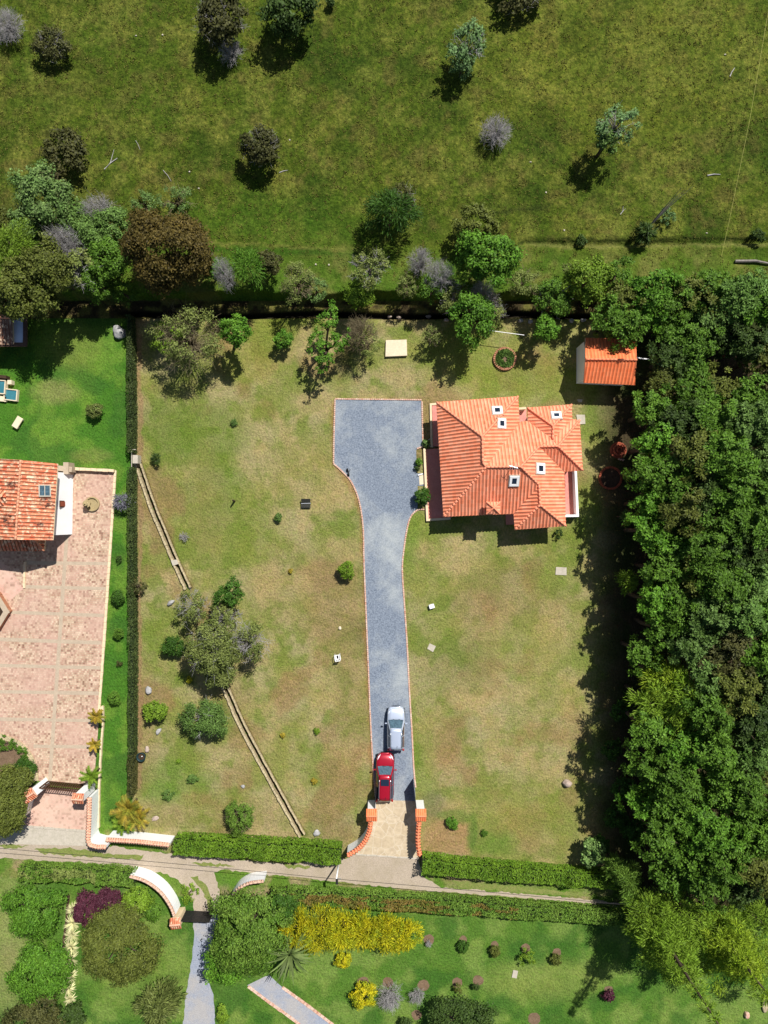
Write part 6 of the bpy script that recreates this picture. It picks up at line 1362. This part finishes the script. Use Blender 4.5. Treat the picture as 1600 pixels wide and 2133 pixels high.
# toy on the drive
c = G(726, 984); t = thing('push_toy', 'small dark wheeled toy left on the grey gravel', 'toy', c)
for k, (dx, dy, r_) in enumerate(((-.08, .22, .16), (.02, -.22, .16))): mb = MB(); mb.tube([(c.x+dx-.06, c.y+dy, r_), (c.x+dx+.06, c.y+dy+.03, r_)], r_, 14); build('wheel', mb, L['rubber'], t)
mb = MB(); mb.tube([(c.x-.03, c.y+.2, .2), (c.x+.05, c.y, .3), (c.x+.02, c.y-.2, .2)], .035, 6); mb.tube([(c.x+.05, c.y, .3), (c.x+.2, c.y+.25, .55)], .025, 6); mb.box((c.x+.03, c.y-.12, .36), (.14, .22, .06), .1); build('frame', mb, L['black'], t)
mb = MB(); c = G(489, 1044); mb.tube([c, c+Vector((.02, .05, .9)), c+Vector((.06, .12, 1.2))], [.1, .09, .05], 7); setp(build('wooden_post', mb, L['bark'], base=c), 'short dark leaning stump post on the green part of left lawn', 'post')
c = G(900, 922); mb = MB(); mb.tube([(c.x+.42*math.cos(k*PI/12), c.y+.42*math.sin(k*PI/12), .06+.02*(k % 2)) for k in range(26)], .02, 5); setp(build('hose', mb, L['pvc'], base=c), 'coiled pale hose lying in the shade by the porch corner', 'hose')
c = G(876, 988); mb = MB(); mb.tube([P(871, 990, .12), P(881, 987, .12)], .07, 8); setp(build('pipe', mb, L['pvc'], base=c), 'short white pipe lying at the lower end of the upper porch bed', 'pipe')
mb = MB(); c = P(289, 958); mb.box((c.x, c.y, .5), (.5, .8, 1.0)); mb.box((c.x-.3, c.y+.1, 1.1), (.06, 1.7, .06)); mb.box((c.x-.1, c.y+.92, 1.1), (.4, .06, .06)); setp(build('weir_box', mb, L['conc'], base=c), 'grey water inlet with a white rail in the gap of the left hedge', 'water inlet')
# ------------------------------------------------------------------ street lamp, wires, lines
c = P(706, 1793); t = thing('street_lamp', 'white street lamp pole at the road beside the front hedge', 'street lamp', c)
mb = MB(); mb.tube([c, c+Vector((0, 0, 2)), c+Vector((-.02, 0, 3.7))], [.1, .08, .06], 10); build('pole', mb, L['pvc'], t, smooth=True)
mb = MB(); mb.tube([c+Vector((0, 0, 3.2)), c+Vector((.22, .02, 3.45)), c+Vector((.42, .02, 3.45))], .03, 6); build('arm', mb, L['alu'], t); mb = MB(); mb.box((c.x+.05, c.y-.1, 3.78), (.22, .5, .14), 0, bev=.04); build('lamp_head', mb, L['black'], t)
def wire(label, pts, r, m, name='overhead_wire', cat='wire', sag=.12):
    mb = MB()
    for a, b in zip(pts[:-1], pts[1:]): mb.tube([a.lerp(b, k/10)-Vector((0, 0, sag*4*(k/10)*(1-k/10))) for k in range(11)], r, 5)
    return setp(build(name, mb, m, base=pts[0]), label, cat)
wire('thin black overhead wire along the dirt road passing the street lamp', [P(-60, 1762, 3.6), c+Vector((0, 0, 3.5)), P(1420, 1896, 3.8)], .022, L['wire'])
wire('thin white washing line across the upper lawn', [P(1010, 687, 1.7), P(1092, 698, 1.7)], .03, L['pvc'], 'washing_line', 'line', .02)
wire('thin yellow wire running down the right pasture', [G(1600, -20)+Vector((0, 0, .9)), G(1552, 260)+Vector((0, 0, .9)), G(1512, 470)+Vector((0, 0, .6)), G(1502, 535)+Vector((0, 0, .1))], .012, L['rope'], 'fence_wire', 'wire', .02)
# ------------------------------------------------------------------ cars (nose to +y, built at the origin)
def car(label, px, py, rz, paint, Lh, Wd, Hh, kind):
    c = P(px, py, .8); c = Vector((c.x, c.y, .03)); t = thing('parked_car', label, 'car', c, 'cars parked on the drive'); A = Lh/2; Wh = Wd/2
    off = Vector((c.x, c.y, .03))
    def put(name, mb, m, par=None, sm=False):
        mb.v = [tuple(off+Matrix.Rotation(rz, 3, 'Z') @ Vector(v)) for v in mb.v]; return build(name, mb, m, par or t, smooth=sm)
    st = [(A, .62, .62, .45), (A-.06, .74, .74, .3), (A-.22, .88, .86, .25), (A-.55, .96, .94, .24), (A-1.0, .985, 1.0, .24), (A-1.24, 1.0, 1.02, .24), (A-1.34, 1.0, .96, .24), (A-2.0, 1.0, .98, .24), (A-3.0, 1.0, .98, .24), (-A+.5, .99, .98, .24), (-A+.2, .95, .97, .26), (-A+.05, .86, .92, .3), (-A, .76, .72, .42)]
    if kind == 'round': st[0] = (A, .44, .6, .45); st[1] = (A-.07, .6, .72, .3); st[2] = (A-.25, .8, .84, .25); st[-1] = (-A, .6, .74, .42); st[-2] = (-A+.07, .78, .92, .3)
    mb = MB(); n = 13; vs = []
    for y, w, top, bot in st:
        w *= Wh
        half = [(0, bot), (w*.9, bot), (w*.985, bot+.12), (w, bot+(top-bot)*.55), (w*.97, top-.1), (w*.9, top-.025), (w*.55, top+.012), (0, top+.02)]
        prof = [(x, z) for x, z in half]+[(-x, z) for x, z in half[-2:0:-1]]
        vs += [(x, y, z) for x, z in prof]
    k = 14; fs = []
    for i in range(len(st)-1):
        for j in range(k): fs.append((i*k+j, i*k+(j+1) % k, (i+1)*k+(j+1) % k, (i+1)*k+j))
    fs += [tuple(range(k)), tuple(range(len(st)*k-1, (len(st)-1)*k-1, -1))]; mb.add(vs, fs); body = put('body', mb, paint, sm=True)
    mb = MB(); mb.box((0, 0, .3), (Wd*.96, Lh*.9, .16), bev=.04); put('sill', mb, L['blackpl'])
    # cabin
    yb0, yb1 = A-1.22, -A+.18; yr0, yr1 = A-1.95, -A+.42; wb, wr = Wh*.92, Wh*.66; zb, zt = 1.0, Hh
    def ringpts(f, inset=0):
        y0 = yb0+(yr0-yb0)*f; y1 = yb1+(yr1-yb1)*f; w = wb+(wr-wb)*f; z = zb+(zt-zb)*f; return y0, y1, w, z
    mb = MB(); vs = []
    for f in (0, .5, .93, 1.0):
        y0, y1, w, z = ringpts(min(f, .97)); z = zb+(zt-zb)*f
        if f == .5: w *= 1.03
        vs += [(-w*.84, y0+.05, z), (0, y0+.03, z), (w*.84, y0+.05, z), (w, y0-.12, z), (w, (y0+y1)/2, z), (w*.97, y1+.1, z), (w*.8, y1, z), (0, y1-.03, z), (-w*.8, y1, z), (-w*.97, y1+.1, z), (-w, (y0+y1)/2, z), (-w, y0-.12, z)]
    fs = []
    for i in range(3):
        for j in range(12): fs.append((i*12+(j+1) % 12, i*12+j, (i+1)*12+j, (i+1)*12+(j+1) % 12))
    mb.add(vs, [f[::-1] for f in fs]); put('pillars', mb, paint, body)
    mb = MB(); vs = []; y0, y1, w, z = ringpts(.95); m = 9; q = 7
    for i in range(m):
        f = i/(m-1); y = y0+(y1-y0)*f; ww = w*(1-.05*f)*(.93 if i in (0, m-1) else 1.0)
        for k in range(q): g = k/(q-1)*2-1; yy = y+(.07*(1-g*g) if i == 0 else (-.05*(1-g*g) if i == m-1 else 0)); vs.append((ww*g, yy, zt-.015+.05*(1-g*g)*(.5+.5*math.sin(PI*f))-(.03 if abs(g) == 1 else 0)))
    n0 = len(vs); vs += [(v[0]*.98, v[1], v[2]-.05) for v in vs]
    fs = []
    for i in range(m-1):
        for k in range(q-1): a_ = i*q+k; fs.append((a_, a_+q, a_+q+1, a_+1))
    edge = [k for k in range(q)]+[i*q+q-1 for i in range(1, m)]+[(m-1)*q+k for k in range(q-2, -1, -1)]+[i*q for i in range(m-2, 0, -1)]
    for a_, b_ in zip(edge, edge[1:]+edge[:1]): fs.append((a_, b_, b_+n0, a_+n0))
    mb.add(vs, fs); put('roof', mb, paint, None, True)
    def panel(name, pts, m, e=.012, par=None):
        nrm = (Vector(pts[1])-Vector(pts[0])).cross(Vector(pts[-1])-Vector(pts[0])).normalized(); cen = sum((Vector(p) for p in pts), Vector())/len(pts)
        if nrm.dot(cen-Vector((0, 0, .8))) < 0: nrm = -nrm; pts = pts[::-1]
        q = [Vector(p)+nrm*e for p in pts]; mb = MB(); m2 = len(q); mb.add(q+[Vector(p)-nrm*.02 for p in pts], [tuple(range(m2))]+[(i, i+m2, (i+1) % m2+m2, (i+1) % m2) for i in range(m2)]); return put(name, mb, m, par)
    f0, f1 = .05, .9; a0, a1 = ringpts(f0), ringpts(f1)
    panel('windscreen', [(-a0[2]*.9, a0[0]+.06, a0[3]), (-a0[2]*.4, a0[0]+.1, a0[3]), (a0[2]*.4, a0[0]+.1, a0[3]), (a0[2]*.9, a0[0]+.06, a0[3]), (a1[2]*.88, a1[0]+.05, a1[3]), (0, a1[0]+.08, a1[3]), (-a1[2]*.88, a1[0]+.05, a1[3])], L['glass2'], .045)
    panel('rear_window', [(-a0[2]*.76, a0[1]-.0, zb+.2), (a0[2]*.76, a0[1]-.0, zb+.2), (a1[2]*.74, a1[1]-.02, a1[3]), (-a1[2]*.74, a1[1]-.02, a1[3])], L['glass'], .03)
    for s in (-1, 1):
        ym = (a0[0]+a0[1])/2
        for y_a, y_b, fa, fb in ((a0[0]-.2, ym+.05, a1[0]-.12, ym+.05), (ym-.04, a0[1]+.2, ym-.04, a1[1]+.16)):
            panel('side_window', [(s*a0[2]*1.0, y_a, a0[3]), (s*a0[2]*1.0, y_b, a0[3]), (s*a1[2]*1.01, fb, a1[3]), (s*a1[2]*1.01, fa, a1[3])], L['glass'], .022)
        mb = MB(); mb.box((s*(Wh*.9+.2), A-1.5, 1.06), (.22, .11, .13), 0, bev=.03); put('door_mirror', mb, paint)
        mb = MB(); mb.tube([(s*wr*.9, yr0-.35, zt+.05), (s*wr*.92, yr0-.45, zt+.09), (s*wr*.92, yr1+.25, zt+.09), (s*wr*.9, yr1+.12, zt+.05)], .022, 6); put('roof_rail', mb, L['alu'])
        x = s*Wh*(.6 if kind != 'round' else .6); panel('headlight', [(s*Wh*.5, A-.1, .76), (s*Wh*.74, A-.3, .8), (s*Wh*.86, A-.62, .93), (s*Wh*.66, A-.4, .89)], L['lamp'], .04)
        mb = MB(); mb.box((s*Wh*.84, -A+.12, .84), (.16, .2, .3), 0, bev=.03); put('tail_light', mb, L['tail'])
        for yy in (A-.85, -A+.8):
            mb = MB(); mb.lathe((0, 0, 0), [(.2, -.11), (.33, -.11), (.35, -.06), (.35, .06), (.33, .11), (.2, .11)], 22); mb.v = [(s*(Wh-.1)+v[2]*s, yy+v[1], .34+v[0]) for v in mb.v]; wl_ = put('wheel', mb, L['rubber'])
            mb = MB(); mb.lathe((0, 0, 0), [(.21, -.02), (.21, .1), (.12, .115), (0, .115)], 16); mb.v = [(s*(Wh-.1)+v[2]*s, yy+v[1], .34+v[0]) for v in mb.v]; put('rim', mb, L['alu'], wl_)
    mb = MB(); mb.box((0, A-.02, .5), (Wd*.52, .1, .22), 0, bev=.03); put('grille', mb, L['blackpl'])
    mb = MB(); mb.box((0, -A+.0, .52), (Wd*.7, .1, .2), 0, bev=.03); put('rear_bumper', mb, L['blackpl'] if kind != 'round' else paint)
    if kind == 'round': mb = MB(); mb.box((0, (yr0+yr1)/2+.55, zt+.035), (wr*1.35, .62, .05), 0, bev=.01); put('sunroof', mb, L['glass'])
    mb = MB(); mb.tube([(.1, yr1+.3, zt+.03), (.1, yr1+.12, zt+.22)], .012, 5); put('aerial', mb, L['black'])
    for s in (-.3, .25): mb = MB(); mb.tube([(s, yb0+.13, zb+.07), (s+.45, yb0+.0, zb+.12)], .012, 4); put('wiper', mb, L['black'])
car('silver estate car parked nose up on the grey gravel drive', 825, 1518, -.005, L['silver'], 4.2, 1.72, 1.62, 'boxy')
car('dark red SUV with black sunroof parked just inside the gate', 802, 1619, -.02, L['red'], 4.65, 1.78, 1.6, 'round')
seen = {}
for o in SC.objects:
    if o.parent is None and 'label' in o: seen.setdefault(o['label'], []).append(o.name)
for k, v in seen.items():
    if len(v) > 1: print('DUPLICATE LABEL', k, v)
